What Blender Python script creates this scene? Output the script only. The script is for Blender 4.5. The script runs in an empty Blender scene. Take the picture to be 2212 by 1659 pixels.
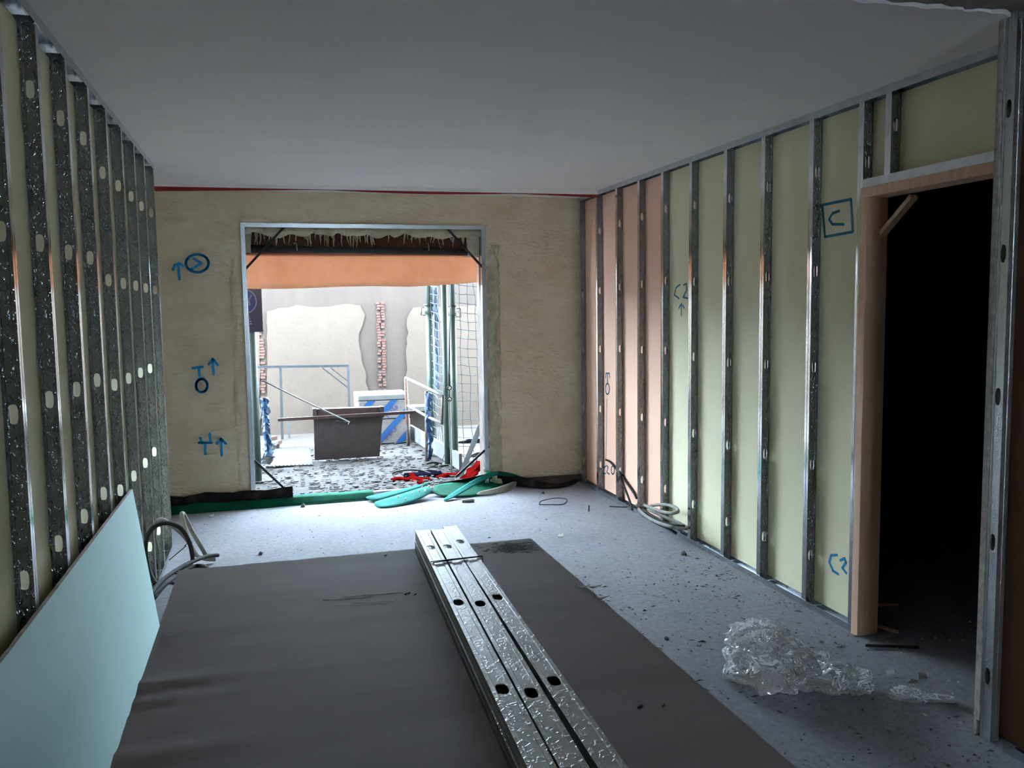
import bpy, bmesh, math, random
from mathutils import Vector, Matrix, noise

# ------------------------------------------------------------------ camera, sky, exposure
SC = bpy.context.scene
COL = SC.collection
W, H_PX, F = 2212.0, 1659.0, 1841.13
CAM_H = 1.543
YAW, PITCH, ROLL = 0.277146, 0.0896235, -0.0138449
XR, XL, HC, YB = 2.5846, -0.6535, 2.469, 6.982      # right / left stud faces, ceiling, back wall

_f = Vector((math.sin(YAW) * math.cos(PITCH), math.cos(YAW) * math.cos(PITCH), -math.sin(PITCH)))
_r0 = Vector((math.cos(YAW), -math.sin(YAW), 0)); _u0 = _r0.cross(_f)
_r = math.cos(ROLL) * _r0 + math.sin(ROLL) * _u0
_u = -math.sin(ROLL) * _r0 + math.cos(ROLL) * _u0
CAM = Vector((0, 0, CAM_H))
cd = bpy.data.cameras.new('camera'); cam = bpy.data.objects.new('camera', cd); COL.objects.link(cam)
cd.sensor_width = 36.0; cd.lens = 36.0 * F / W; cd.clip_start = 0.02; cd.clip_end = 200
cam.matrix_world = Matrix(((_r.x, _u.x, -_f.x, 0), (_r.y, _u.y, -_f.y, 0), (_r.z, _u.z, -_f.z, CAM_H), (0, 0, 0, 1)))
SC.camera = cam

wd = bpy.data.worlds.new('sky'); SC.world = wd; wd.use_nodes = True
bgn = wd.node_tree.nodes['Background']
bgn.inputs[0].default_value = (0.66, 0.84, 1.0, 1); bgn.inputs[1].default_value = 68.0    # even bright overcast

SC.view_settings.view_transform = 'Standard'; SC.view_settings.look = 'None'
SC.view_settings.gamma = 1.0; SC.view_settings.use_curve_mapping = False
SC.view_settings.exposure = 0.18
SC.cycles.use_denoising = True
SC.cycles.max_bounces = 14; SC.cycles.diffuse_bounces = 8; SC.cycles.glossy_bounces = 5
SC.cycles.transparent_max_bounces = 64
SC.cycles.sample_clamp_indirect = 8.0
random.seed(7)
KD = 0.10
KO = 0.23

# ------------------------------------------------------------------ helpers
def ray(x, y): return _f + _r * ((x - W / 2) / F) - _u * ((y - H_PX / 2) / F)
def onX(x, y, X): d = ray(x, y); return CAM + d * (X / d.x)
def onY(x, y, Y): d = ray(x, y); return CAM + d * (Y / d.y)
def onZ(x, y, Z): d = ray(x, y); return CAM + d * ((Z - CAM_H) / d.z)
def gy(x, y, Y, zmin=0.006):
    p = onY(x, y, Y)
    return p if p.z >= zmin else onZ(x, y, zmin)

def lin(r, g, b):
    f = lambda c: (c / 255 / 12.92) if c / 255 <= 0.04045 else ((c / 255 + 0.055) / 1.055) ** 2.4
    return (f(r), f(g), f(b))

def mat(name, col, rough=0.7, metal=0.0, col2=None, nscale=6.0, namt=0.5, detail=6.0, bump=0.0, bscale=40.0,
        bdist=0.004, ramp=(0.35, 0.65), stretch=None, spec=0.4, bump_kind='noise'):
    m = bpy.data.materials.new(name); m.use_nodes = True
    nt = m.node_tree; b = nt.nodes['Principled BSDF']
    b.inputs['Base Color'].default_value = (*col, 1); b.inputs['Roughness'].default_value = rough
    b.inputs['Metallic'].default_value = metal
    b.inputs['Specular IOR Level'].default_value = spec
    tc = nt.nodes.new('ShaderNodeTexCoord'); src = tc.outputs['Object']
    if stretch:
        mp = nt.nodes.new('ShaderNodeMapping'); mp.inputs['Scale'].default_value = stretch
        nt.links.new(src, mp.inputs[0]); src = mp.outputs[0]
    if col2 is not None:
        n = nt.nodes.new('ShaderNodeTexNoise'); n.inputs['Scale'].default_value = nscale; n.inputs['Detail'].default_value = detail
        n.inputs['Roughness'].default_value = 0.65
        nt.links.new(src, n.inputs['Vector'])
        rp = nt.nodes.new('ShaderNodeValToRGB')
        rp.color_ramp.elements[0].position = ramp[0]; rp.color_ramp.elements[1].position = ramp[1]
        rp.color_ramp.elements[0].color = (*col, 1); rp.color_ramp.elements[1].color = (*col2, 1)
        nt.links.new(n.outputs['Fac'], rp.inputs[0]); nt.links.new(rp.outputs[0], b.inputs['Base Color'])
    if bump:
        if bump_kind == 'noise':
            bn = nt.nodes.new('ShaderNodeTexNoise'); bn.inputs['Detail'].default_value = 5; out = bn.outputs['Fac']
        else:
            bn = nt.nodes.new('ShaderNodeTexVoronoi'); out = bn.outputs['Distance']
        bn.inputs['Scale'].default_value = bscale; nt.links.new(src, bn.inputs['Vector'])
        bp = nt.nodes.new('ShaderNodeBump'); bp.inputs['Strength'].default_value = bump; bp.inputs['Distance'].default_value = bdist
        nt.links.new(out, bp.inputs['Height']); nt.links.new(bp.outputs[0], b.inputs['Normal'])
    return m

class MB:
    """collects polygons in world space; build() links them as one mesh object with its origin at the base"""
    def __init__(s): s.v = []; s.f = []
    def add(s, vs, fs):
        o = len(s.v); s.v += [Vector(p) for p in vs]; s.f += [tuple(i + o for i in f) for f in fs]; return s
    def box(s, a, b):
        x0, y0, z0 = a; x1, y1, z1 = b
        return s.add([(x0, y0, z0), (x1, y0, z0), (x1, y1, z0), (x0, y1, z0), (x0, y0, z1), (x1, y0, z1), (x1, y1, z1), (x0, y1, z1)],
                     [(0, 3, 2, 1), (4, 5, 6, 7), (0, 1, 5, 4), (1, 2, 6, 5), (2, 3, 7, 6), (3, 0, 4, 7)])
    def obox(s, c, ax, ay, az):            # oriented box: centre and three half-axes
        c, ax, ay, az = map(Vector, (c, ax, ay, az)); vs = []
        for k in (-1, 1):
            for i, j in ((-1, -1), (1, -1), (1, 1), (-1, 1)): vs.append(c + ax * i + ay * j + az * k)
        return s.add(vs, [(0, 3, 2, 1), (4, 5, 6, 7), (0, 1, 5, 4), (1, 2, 6, 5), (2, 3, 7, 6), (3, 0, 4, 7)])
    def bar(s, a, b, w, t=None, up=(0, 0, 1)):     # rectangular bar from a to b
        a, b = Vector(a), Vector(b); d = (b - a); L = d.length; d.normalize()
        up = Vector(up)
        if abs(d.dot(up)) > 0.95: up = Vector((0, 1, 0))
        x = d.cross(up).normalized(); y = x.cross(d)
        return s.obox((a + b) / 2, x * (w / 2), y * ((t or w) / 2), d * (L / 2))
    def tube(s, pts, r, n=8, caps=True, r2=None):
        pts = [Vector(p) for p in pts]; N = len(pts); base = len(s.v); prev = None
        for i, p in enumerate(pts):
            t = (pts[min(i + 1, N - 1)] - pts[max(i - 1, 0)]).normalized()
            if prev is None:
                q = Vector((0, 0, 1)) if abs(t.z) < 0.9 else Vector((1, 0, 0)); x = t.cross(q).normalized()
            else: x = (prev - t * prev.dot(t)).normalized()
            prev = x; y = t.cross(x)
            rr = r if r2 is None else r + (r2 - r) * i / (N - 1)
            for k in range(n):
                a = 2 * math.pi * k / n; s.v.append(p + x * (rr * math.cos(a)) + y * (rr * math.sin(a)))
        for i in range(N - 1):
            for k in range(n):
                k2 = (k + 1) % n
                s.f.append((base + i * n + k, base + i * n + k2, base + (i + 1) * n + k2, base + (i + 1) * n + k))
        if caps:
            s.f.append(tuple(base + k for k in reversed(range(n)))); s.f.append(tuple(base + (N - 1) * n + k for k in range(n)))
        return s
    def grid(s, rows):
        o = len(s.v); n = len(rows[0])
        for r in rows: s.v += [Vector(p) for p in r]
        for i in range(len(rows) - 1):
            for j in range(n - 1):
                s.f.append((o + i * n + j, o + i * n + j + 1, o + (i + 1) * n + j + 1, o + (i + 1) * n + j))
        return s
    def prism(s, pts, d):                  # flat polygon pushed along d
        n = len(pts); d = Vector(d); a = [Vector(p) for p in pts]
        return s.add(a + [p + d for p in a], [tuple(range(n)), tuple(range(2 * n - 1, n - 1, -1))] +
                     [(i, i + n, (i + 1) % n + n, (i + 1) % n) for i in range(n)])
    def build(s, name, m, parent=None, smooth=False, bevel=0, solid=0, subsurf=0):
        lo = Vector((min(p.x for p in s.v), min(p.y for p in s.v), min(p.z for p in s.v)))
        hi = Vector((max(p.x for p in s.v), max(p.y for p in s.v), max(p.z for p in s.v)))
        o0 = Vector(((lo.x + hi.x) / 2, (lo.y + hi.y) / 2, lo.z))
        me = bpy.data.meshes.new(name); me.from_pydata([tuple(p - o0) for p in s.v], [], s.f); me.update()
        me.materials.append(m)
        if smooth: me.polygons.foreach_set('use_smooth', [True] * len(me.polygons))
        o = bpy.data.objects.new(name, me); COL.objects.link(o)
        if parent is not None:
            o.parent = parent; o.location = o0 - parent_world(parent)
        else: o.location = o0
        bm = bmesh.new(); bm.from_mesh(me); bmesh.ops.recalc_face_normals(bm, faces=bm.faces); bm.to_mesh(me); bm.free()
        if subsurf:
            k = o.modifiers.new('sub', 'SUBSURF'); k.levels = subsurf; k.render_levels = subsurf
        if solid:
            k = o.modifiers.new('thick', 'SOLIDIFY'); k.thickness = solid; k.offset = 0
        if bevel:
            k = o.modifiers.new('bev', 'BEVEL'); k.width = bevel; k.segments = 2; k.limit_method = 'ANGLE'
        return o

def parent_world(p):
    v = Vector(p.location)
    while p.parent: p = p.parent; v += p.location
    return v
def tag(o, label=None, cat=None, group=None, kind=None):
    if label: o['label'] = label
    if cat: o['category'] = cat
    if group: o['group'] = group
    if kind: o['kind'] = kind
    return o
def thing(name, loc, label, cat, group=None):
    o = bpy.data.objects.new(name, None); COL.objects.link(o); o.location = loc; o.empty_display_size = 0.1
    return tag(o, label, cat, group)
def struct(name, loc, label=None):
    o = bpy.data.objects.new(name, None); COL.objects.link(o); o.location = loc; o.empty_display_size = 0.1
    return tag(o, label, None, None, 'structure')
def copy_obj(o, loc, parent=None):
    c = o.copy(); COL.objects.link(c); c.parent = parent; c.location = Vector(loc) - (parent_world(parent) if parent else Vector()); return c
def spline(pts, n=8, closed=False):
    P = [Vector(p) for p in pts]; out = []; N = len(P)
    for i in range(N if closed else N - 1):
        a, b, c, d = (P[(i - 1) % N] if closed else P[max(i - 1, 0)]), P[i], P[(i + 1) % N], (P[(i + 2) % N] if closed else P[min(i + 2, N - 1)])
        for k in range(n):
            t = k / n
            out.append(0.5 * ((2 * b) + (c - a) * t + (2 * a - 5 * b + 4 * c - d) * t * t + (3 * b - a - 3 * c + d) * t ** 3))
    out.append(P[0] if closed else P[-1]); return out
def fbm(p, s, o=4): return noise.fractal(Vector(p) * s, 1.0, 2.0, o)
def text(name, body, size, m, parent, loc, rot, extrude=0.001, align='CENTER'):
    c = bpy.data.curves.new(name, 'FONT'); c.body = body; c.size = size; c.extrude = extrude; c.align_x = align; c.align_y = 'CENTER'
    tmp = bpy.data.objects.new('tmp', c); COL.objects.link(tmp); bpy.context.view_layer.update()
    me = bpy.data.meshes.new_from_object(tmp.evaluated_get(bpy.context.evaluated_depsgraph_get()))
    bpy.data.objects.remove(tmp); me.materials.clear(); me.materials.append(m)
    o = bpy.data.objects.new(name, me); COL.objects.link(o)
    o.parent = parent; o.location = Vector(loc) - parent_world(parent); o.rotation_euler = rot; return o

# ------------------------------------------------------------------ materials
def metal_mat(name, col, rough, emboss=True, depth=0.7):
    m = mat(name, col, rough, 1.0, tuple(c * 0.72 for c in col), nscale=14, ramp=(0.3, 0.75), bump=0.04, bscale=40, bdist=0.002)
    if emboss:          # rolled-in half-ring pattern
        nt = m.node_tree; b = nt.nodes['Principled BSDF']; tc = [n for n in nt.nodes if n.type == 'TEX_COORD'][0]
        nz = nt.nodes.new('ShaderNodeTexNoise'); nz.inputs['Scale'].default_value = 60; nt.links.new(tc.outputs['Object'], nz.inputs['Vector'])
        ad = nt.nodes.new('ShaderNodeVectorMath'); ad.operation = 'MULTIPLY_ADD'; ad.inputs[1].default_value = (.02, .02, .02)
        nt.links.new(nz.outputs['Color'], ad.inputs[0]); nt.links.new(tc.outputs['Object'], ad.inputs[2])
        vo = nt.nodes.new('ShaderNodeTexVoronoi'); vo.inputs['Scale'].default_value = 44; nt.links.new(ad.outputs[0], vo.inputs['Vector'])
        rp = nt.nodes.new('ShaderNodeValToRGB'); cr = rp.color_ramp
        cr.elements[0].position = 0.28; cr.elements[0].color = (0, 0, 0, 1); cr.elements[1].position = 0.40; cr.elements[1].color = (1, 1, 1, 1)
        e = cr.elements.new(0.52); e.color = (0, 0, 0, 1); nt.links.new(vo.outputs['Distance'], rp.inputs[0])
        bp = nt.nodes.new('ShaderNodeBump'); bp.inputs['Strength'].default_value = depth; bp.inputs['Distance'].default_value = 0.002
        old = [l for l in nt.links if l.to_socket == b.inputs['Normal']][0].from_node
        nt.links.new(rp.outputs[0], bp.inputs['Height']); nt.links.new(old.outputs[0], bp.inputs['Normal']); nt.links.new(bp.outputs[0], b.inputs['Normal'])
    return m
M = {}
M['zinc'] = metal_mat('galvanised_web_shaded', (0.27, 0.29, 0.30), 0.24)  # stud webs: steel darkened to stand for the unlit room they mirror
M['zinc_flange'] = metal_mat('galvanised_flange_lit', (0.92, 0.92, 0.93), 0.13, False)  # same steel lightened, window glare put into the colour
M['zinc_near'] = metal_mat('galvanised_near_lit', (0.62, 0.64, 0.66), 0.42, True, 0.3)  # same steel in a lighter tone for the daylight on the near stud
M['zinc_flat'] = metal_mat('galvanised_track', (0.74, 0.78, 0.82), 0.26, False)
M['zinc_bundle'] = metal_mat('galvanised_bundle', (0.40, 0.40, 0.39), 0.42, True, 0.45)
M['board_green'] = mat('moisture_board', lin(236, 230, 194), 0.8, col2=lin(240, 234, 200), nscale=2.5, bump=0.05, bscale=120, bdist=0.001)
M['board_pink'] = mat('fire_board', lin(238, 190, 164), 0.8, col2=lin(242, 196, 172), nscale=2.5, bump=0.05, bscale=120, bdist=0.001)
M['board_back'] = mat('shaded_board_back', lin(120, 86, 66), 0.85, col2=lin(106, 76, 58), nscale=3)  # back of a pink board, its shade put into the colour
M['board_teal'] = mat('aqua_board', lin(184, 222, 220), 0.75, col2=lin(192, 226, 222), nscale=1.5, bump=0.06, bscale=90, bdist=0.001)
M['board_brown'] = mat('brown_paper', lin(126, 116, 115), 0.75, spec=0.25, col2=lin(142, 132, 131), nscale=1.6, bump=0.12, bscale=6, bdist=0.004, stretch=(0.6, 2.2, 1))
M['gypsum'] = mat('gypsum_core', lin(190, 184, 178), 0.9, col2=lin(150, 142, 138), nscale=30, bump=0.4, bscale=60)
M['foam'] = mat('sprayed_foam', lin(220, 206, 178), 0.78, col2=lin(206, 188, 156), nscale=2.2, bump=1.0, bscale=20, bdist=0.02, stretch=(1, 1, 2.2))
M['foam_rough'] = mat('rough_foam', lin(198, 188, 164), 0.85, col2=lin(168, 158, 134), nscale=9, bump=0.9, bscale=40, bdist=0.014)
M['plaster'] = mat('ceiling_plaster', lin(248, 244, 242), 0.85, col2=lin(243, 239, 237), nscale=1.2, bump=0.06, bscale=14, bdist=0.003, stretch=(1, 2.4, 1))
M['concrete'] = mat('rough_concrete', lin(150, 140, 132), 0.9, col2=lin(112, 102, 96), nscale=8, bump=0.9, bscale=22, bdist=0.02)
M['dark'] = mat('wall_in_shade', lin(60, 54, 50), 0.9, col2=lin(50, 46, 44), nscale=3)  # dark colour stands in for the lack of light behind and beside the room
M['timber'] = mat('pine_timber', lin(228, 190, 164), 0.65, col2=lin(212, 168, 138), nscale=7, stretch=(6, 6, 0.6), bump=0.1, bscale=20)
M['steel_dark'] = mat('dark_steel', lin(44, 43, 44), 0.7, 0.0, lin(58, 53, 50), nscale=20, spec=0.15)
M['blue_paint'] = mat('blue_spray', lin(20, 140, 200), 0.6)
M['teal_paint'] = mat('teal_spray', lin(20, 100, 118), 0.6)
M['membrane'] = mat('green_membrane', lin(3, 84, 62), 0.9, col2=lin(2, 68, 50), nscale=12, bump=0.25, bscale=30, spec=0.1)
M['membrane_light'] = mat('teal_membrane', lin(30, 108, 100), 0.9, col2=lin(22, 92, 86), nscale=8, bump=0.2, bscale=30, spec=0.1)
M['bitumen'] = mat('bitumen_back', lin(30, 28, 30), 0.95, spec=0.05, col2=lin(66, 60, 58), nscale=9, ramp=(0.5, 0.75), bump=0.3, bscale=30)
M['dusty'] = mat('dusty_membrane', lin(118, 116, 104), 0.8, col2=lin(92, 100, 90), nscale=8)
M['grey_pvc'] = mat('grey_conduit', lin(150, 148, 140), 0.8, spec=0.1, col2=lin(130, 128, 122), nscale=20)
M['black_pvc'] = mat('dark_conduit', lin(46, 46, 48), 0.8, col2=lin(60, 58, 58), nscale=16, spec=0.1)
M['red'] = mat('red_strip', lin(140, 18, 14), 0.6, col2=lin(110, 10, 8), nscale=6)
M['white'] = mat('white_paint', lin(232, 232, 230), 0.6, col2=lin(214, 214, 212), nscale=6)
M['brick'] = mat('red_brick', lin(176, 104, 84), 0.9, col2=lin(190, 150, 134), nscale=20, bump=0.5, bscale=60)
M['brick_dark'] = mat('dark_brick', lin(96, 54, 42), 0.9, col2=lin(66, 40, 34), nscale=18, bump=0.5, bscale=60)
M['debris'] = mat('rubble_grit', lin(112, 110, 110), 0.9, col2=lin(88, 86, 86), nscale=30)

def floor_mat():
    m = mat('screed_floor', lin(150, 150, 157), 1.0, col2=lin(134, 134, 141), nscale=1.6, ramp=(0.3, 0.7), bump=0.35, bscale=30, bdist=0.004, spec=0.05)
    nt = m.node_tree; b = nt.nodes['Principled BSDF']; src = b.inputs['Base Color'].links[0].from_socket
    tc = [n for n in nt.nodes if n.type == 'TEX_COORD'][0]
    n = nt.nodes.new('ShaderNodeTexNoise'); n.inputs['Scale'].default_value = 34; n.inputs['Detail'].default_value = 10; n.inputs['Roughness'].default_value = 0.7
    nt.links.new(tc.outputs['Object'], n.inputs['Vector'])
    r = nt.nodes.new('ShaderNodeValToRGB'); r.color_ramp.elements[0].position = 0.40; r.color_ramp.elements[1].position = 0.62
    r.color_ramp.elements[0].color = (0.80, 0.79, 0.78, 1); r.color_ramp.elements[1].color = (1.0, 1.0, 1.0, 1)
    nt.links.new(n.outputs['Fac'], r.inputs[0])
    mx = nt.nodes.new('ShaderNodeMix'); mx.data_type = 'RGBA'; mx.blend_type = 'MULTIPLY'; mx.inputs[0].default_value = 1
    nt.links.new(src, mx.inputs[6]); nt.links.new(r.outputs[0], mx.inputs[7]); nt.links.new(mx.outputs[2], b.inputs['Base Color'])
    return m
M['floor'] = floor_mat()
M['ext_ground'] = mat('terrace_mortar', lin(148, 130, 120), 0.9, col2=lin(112, 98, 91), nscale=5, ramp=(0.35, 0.7), bump=0.8, bscale=18, bdist=0.02, stretch=(0.6, 1.6, 1))
M['ext_pale'] = mat('courtyard_screed', lin(166, 147, 132), 0.9, col2=lin(156, 137, 124), nscale=2)
M['ext_grey'] = mat('grey_render', lin(160, 137, 121), 0.9, col2=lin(146, 123, 108), nscale=4, bump=0.4, bscale=30, stretch=(1.6, 1, 0.5))
M['ext_white'] = mat('white_render', lin(196, 170, 148), 0.9, col2=lin(184, 158, 137), nscale=5, bump=0.5, bscale=24)

# ------------------------------------------------------------------ marks drawn on walls
def ribbon(mb, pts, w, nrm):
    nrm = Vector(nrm).normalized(); P = [Vector(p) for p in pts]
    t1 = nrm.orthogonal().normalized(); t2 = nrm.cross(t1)
    for i, p in enumerate(P):
        vs = [p + (t1 * math.cos(a) + t2 * math.sin(a)) * (w / 2) for a in [k * math.pi / 5 for k in range(10)]]
        mb.prism(vs, nrm * 0.0012)
        if i:
            q = P[i - 1]; d = (p - q)
            if d.length < 1e-6: continue
            sd = d.normalized().cross(nrm) * (w / 2)
            mb.prism([q - sd, q + sd, p + sd, p - sd], nrm * 0.0012)
    return mb
def ell(cx, cy, rx, ry, n=22, a0=0.0, a1=2 * math.pi): return [(cx + rx * math.cos(a0 + (a1 - a0) * k / n), cy + ry * math.sin(a0 + (a1 - a0) * k / n)) for k in range(n + 1)]
def crop(ox, oy, s): return lambda L: [(ox + x * s, oy + y * s) for x, y in L]

# ------------------------------------------------------------------ stud profile: web with oval punch-outs, flanges, lips
def stud_mesh(name, length, holes, m, w=0.048, fl=0.036, lip=0.006, hw=0.026, hh=0.056, dip=0.0016):
    """length along +Z, web on y=0 spanning x 0..w, flanges run to +y"""
    bm = bmesh.new()
    mi = [0]
    def quad(*ps): bm.faces.new([bm.verts.new(p) for p in ps]).material_index = mi[0]
    z0, z1 = 0.0, length
    a, b = 0.009, 0.011
    quad((0, 0, z0), (a, 0, z0), (a, 0, z1), (0, 0, z1)); quad((w - a, 0, z0), (w, 0, z0), (w, 0, z1), (w - a, 0, z1))
    quad((a, 0, z0), (b, dip, z0), (b, dip, z1), (a, 0, z1)); quad((w - b, dip, z0), (w - a, 0, z0), (w - a, 0, z1), (w - b, dip, z1))
    zc = z0; holes = sorted(h for h in holes if hh < h - 0.0 < length - hh)
    for h in holes:
        lo, hi = h - hh / 2 - 0.006, h + hh / 2 + 0.006
        quad((b, dip, zc), (w - b, dip, zc), (w - b, dip, lo), (b, dip, lo))
        # ring: stadium against rectangle
        ring, rect = [], []; n = 24; cx = w / 2; r = min(hw, w - 2 * b) / 2
        for k in range(n):
            t = 2 * math.pi * k / n; c, s_ = math.cos(t), math.sin(t)
            ring.append((cx + r * c, dip, h + (hh / 2 - r) * (1 if s_ > 1e-6 else -1 if s_ < -1e-6 else 0) + r * s_))
            q = max(abs(c) / (w / 2 - b + 1e-9), abs(s_) / ((hi - lo) / 2))
            rect.append((cx + c / q, dip, h + s_ / q))
        for cxn in ((w - b, hi), (b, hi), (b, lo), (w - b, lo)):
            j = min(range(n), key=lambda k: (rect[k][0] - cxn[0]) ** 2 + (rect[k][2] - cxn[1]) ** 2); rect[j] = (cxn[0], dip, cxn[1])
        for k in range(n):
            k2 = (k + 1) % n; quad(rect[k], rect[k2], ring[k2], ring[k])
        for k in range(n):      # punched rim
            k2 = (k + 1) % n; quad(ring[k], ring[k2], (ring[k2][0], dip + 0.002, ring[k2][2]), (ring[k][0], dip + 0.002, ring[k][2]))
        zc = hi
    quad((b, dip, zc), (w - b, dip, zc), (w - b, dip, z1), (b, dip, z1))
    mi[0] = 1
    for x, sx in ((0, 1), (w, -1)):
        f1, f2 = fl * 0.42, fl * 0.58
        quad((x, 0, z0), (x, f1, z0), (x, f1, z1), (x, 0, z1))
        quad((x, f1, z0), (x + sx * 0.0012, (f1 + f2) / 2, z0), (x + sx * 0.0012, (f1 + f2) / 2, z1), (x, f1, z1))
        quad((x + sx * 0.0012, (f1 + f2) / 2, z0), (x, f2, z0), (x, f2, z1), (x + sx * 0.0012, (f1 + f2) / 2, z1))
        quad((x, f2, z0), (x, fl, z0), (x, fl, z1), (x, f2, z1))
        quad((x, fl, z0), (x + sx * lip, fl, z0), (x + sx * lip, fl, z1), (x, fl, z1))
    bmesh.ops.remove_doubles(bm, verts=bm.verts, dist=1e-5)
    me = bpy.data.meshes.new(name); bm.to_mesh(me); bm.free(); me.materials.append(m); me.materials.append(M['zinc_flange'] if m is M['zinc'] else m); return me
def place_mesh(name, me, loc, parent=None, rot=None, solid=0.0009):
    o = bpy.data.objects.new(name, me); COL.objects.link(o)
    o.parent = parent; o.location = Vector(loc) - (parent_world(parent) if parent else Vector())
    if rot: o.rotation_euler = rot
    if solid:
        k = o.modifiers.new('gauge', 'SOLIDIFY'); k.thickness = solid; k.offset = 0
    return o

# ================================================================== THE SETTING
fl = MB()
fl.box((-1.75, -2.6, -0.15), (5.7, 7.0, 0.0))
tag(fl.build('floor', M['floor']), 'dusty pale grey screed floor of the room', None, None, 'structure')

# plaster ceiling with a ragged near edge, bare concrete before it
edge = []
x = -1.75
while x <= 5.71:
    edge.append((x, 2.315 + 0.022 * fbm((x, 3.1, 0), 3.0) + 0.02 * fbm((x, 9, 2), 14), HC)); x += 0.02
cl = MB(); cl.prism(edge + [(5.7, 7.0, HC), (-1.75, 7.0, HC)], (0, 0, 0.035))
ceil = cl.build('ceiling', M['plaster']); tag(ceil, 'smooth grey white plaster ceiling with a broken near edge', None, None, 'structure')
rc = MB(); rows = []
for i in range(26):
    yy = 1.0 + 1.5 * i / 25
    rows.append([(-1.75 + 7.45 * j / 140, yy, HC + 0.012 + 0.010 * fbm((j * 0.053, yy, 0), 7)) for j in range(141)])
rc.grid(rows); rc.build('bare_concrete', M['concrete'], ceil, smooth=True)
sl = MB(); sl.box((-1.8, -2.6, HC + 0.035), (5.75, 7.28, HC + 0.3)); sl.build('slab', M['concrete'], ceil)

# shell behind the camera and around the side room
def wallbox(name, a, b, m, label): return tag(MB().box(a, b).build(name, m), label, None, None, 'structure')
rw = MB(); rw.box((-1.8, -2.75, 0), (0.8, -2.6, HC + 0.05)); rw.box((1.4, -2.75, 0), (5.75, -2.6, HC + 0.05))
rw.box((0.8, -2.75, 0), (1.4, -2.6, 1.4)); rw.box((0.8, -2.75, 1.9), (1.4, -2.6, HC + 0.05))  # opening between these pieces is added to let in fill light
tag(rw.build('wall_rear', M['dark']), 'darkened wall behind the viewer with an opening added for fill light', None, None, 'structure')
tag(MB().box((-6, -12, -0.3), (8, -2.75, -0.1)).build('rear_sky_block', M['ext_pale']), 'unseen ground added to stop sky light from below the rear opening', None, None, 'structure')  # unseen, added so no sky light rises through the rear opening
wallbox('wall_outer', (-1.85, -2.75, 0), (-1.75, 7.0, HC + 0.05), M['foam'], 'outer wall behind the left partition')
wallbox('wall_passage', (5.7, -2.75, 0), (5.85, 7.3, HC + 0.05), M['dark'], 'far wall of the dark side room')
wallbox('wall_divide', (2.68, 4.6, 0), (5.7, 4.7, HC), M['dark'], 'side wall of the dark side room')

# ------------------------------------------------------------------ left partition
wl = struct('wall_left', (XL - 0.03, 1.7, 0), 'open metal stud partition on the left with green board behind')
LS = [(1.028, []), (1.428, []), (1.828, []), (2.228, []), (2.628, [(20, 500), (40, 895), (65, 1253)]), (3.031, [(75, 193), (92, 525), (113, 863), (133, 1174)]),
      (3.434, [(138, 255), (153, 545), (171, 841), (187, 1115)]), (3.823, [(185, 299), (199, 557), (214, 821), (228, 1066)]),
      (4.215, [(226, 373), (239, 605), (251, 831), (264, 1059)]), (4.625, [(258, 401), (269, 612), (281, 817), (292, 1028)]),
      (5.037, [(284, 424), (294, 617), (305, 805), (316, 1000), (325, 1181)]), (5.426, [(307, 445), (317, 622), (326, 796), (336, 976), (345, 1146)]),
      (5.858, [(325, 460), (334, 626)])]
for yf, hs in LS:
    zs = [onY(x, y, yf - 0.036).z - 0.004 for x, y in hs]
    if not zs: zs = [0.5, 1.0, 1.5, 2.0]
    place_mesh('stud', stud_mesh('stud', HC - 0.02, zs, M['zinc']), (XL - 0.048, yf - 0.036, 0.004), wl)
for nm, z, hgt in (('bottom_track', 0.0, 0.032), ('top_track', HC - 0.034, 0.032)):
    t = MB(); zz = 0.001 if z == 0 else HC - 0.002
    t.box((XL - 0.0495, -2.5, min(zz, zz)), (XL + 0.001, 5.862, zz + 0.001))
    t.box((XL + 0.0004, -2.5, z), (XL + 0.0014, 5.862, z + hgt)); t.box((XL - 0.0496, -2.5, z), (XL - 0.0486, 5.862, z + hgt))
    t.build(nm, M['zinc_flat'], wl)
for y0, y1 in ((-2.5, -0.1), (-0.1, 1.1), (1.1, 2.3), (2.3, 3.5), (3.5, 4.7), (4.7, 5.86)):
    MB().box((XL - 0.0635, y0 + 0.001, 0.006), (XL - 0.0505, y1 - 0.001, HC - 0.003)).build('board', M['board_green' if y1 > 1.2 else 'dark'], wl)  # boards behind the camera coloured dark in place of real shade

# ------------------------------------------------------------------ right partition
wr = struct('wall_right', (XR + 0.03, 5.0, 0), 'open metal stud partition on the right with pink and green boards behind')
hz = [onX(1500, y, XR + 0.02).z for y in (444, 610, 772, 938, 1092)]
RS = [6.936, 6.544, 6.135, 5.728, 5.345, 4.941, 4.517, 4.123, 3.699, 3.335]
for i, yf in enumerate(RS):
    dz = (-0.05, -0.02, 0.0, 0.01, 0.02, 0.0, -0.012, 0.0, 0.012, 0.0)[i]
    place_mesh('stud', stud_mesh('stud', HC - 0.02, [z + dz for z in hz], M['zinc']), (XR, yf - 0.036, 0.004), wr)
y5 = onX(1912, 300, XR).y
zh = 2.055
place_mesh('cripple_stud', stud_mesh('cripple_stud', HC - zh - 0.02, [0.24], M['zinc']), (XR, y5 - 0.036, zh + 0.002), wr)
for nm, z, hgt, y0 in (('bottom_track', 0.0, 0.032, 3.30), ('top_track', HC - 0.036, 0.034, 2.2)):
    t = MB(); zz = 0.001 if z == 0 else HC - 0.002
    t.box((XR - 0.001, y0, zz), (XR + 0.0495, 6.96, zz + 0.001))
    t.box((XR - 0.0014, y0, z), (XR - 0.0004, 6.96, z + hgt)); t.box((XR + 0.0486, y0, z), (XR + 0.0496, 6.96, z + hgt))
    t.build(nm, M['zinc_flat'], wr)
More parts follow.
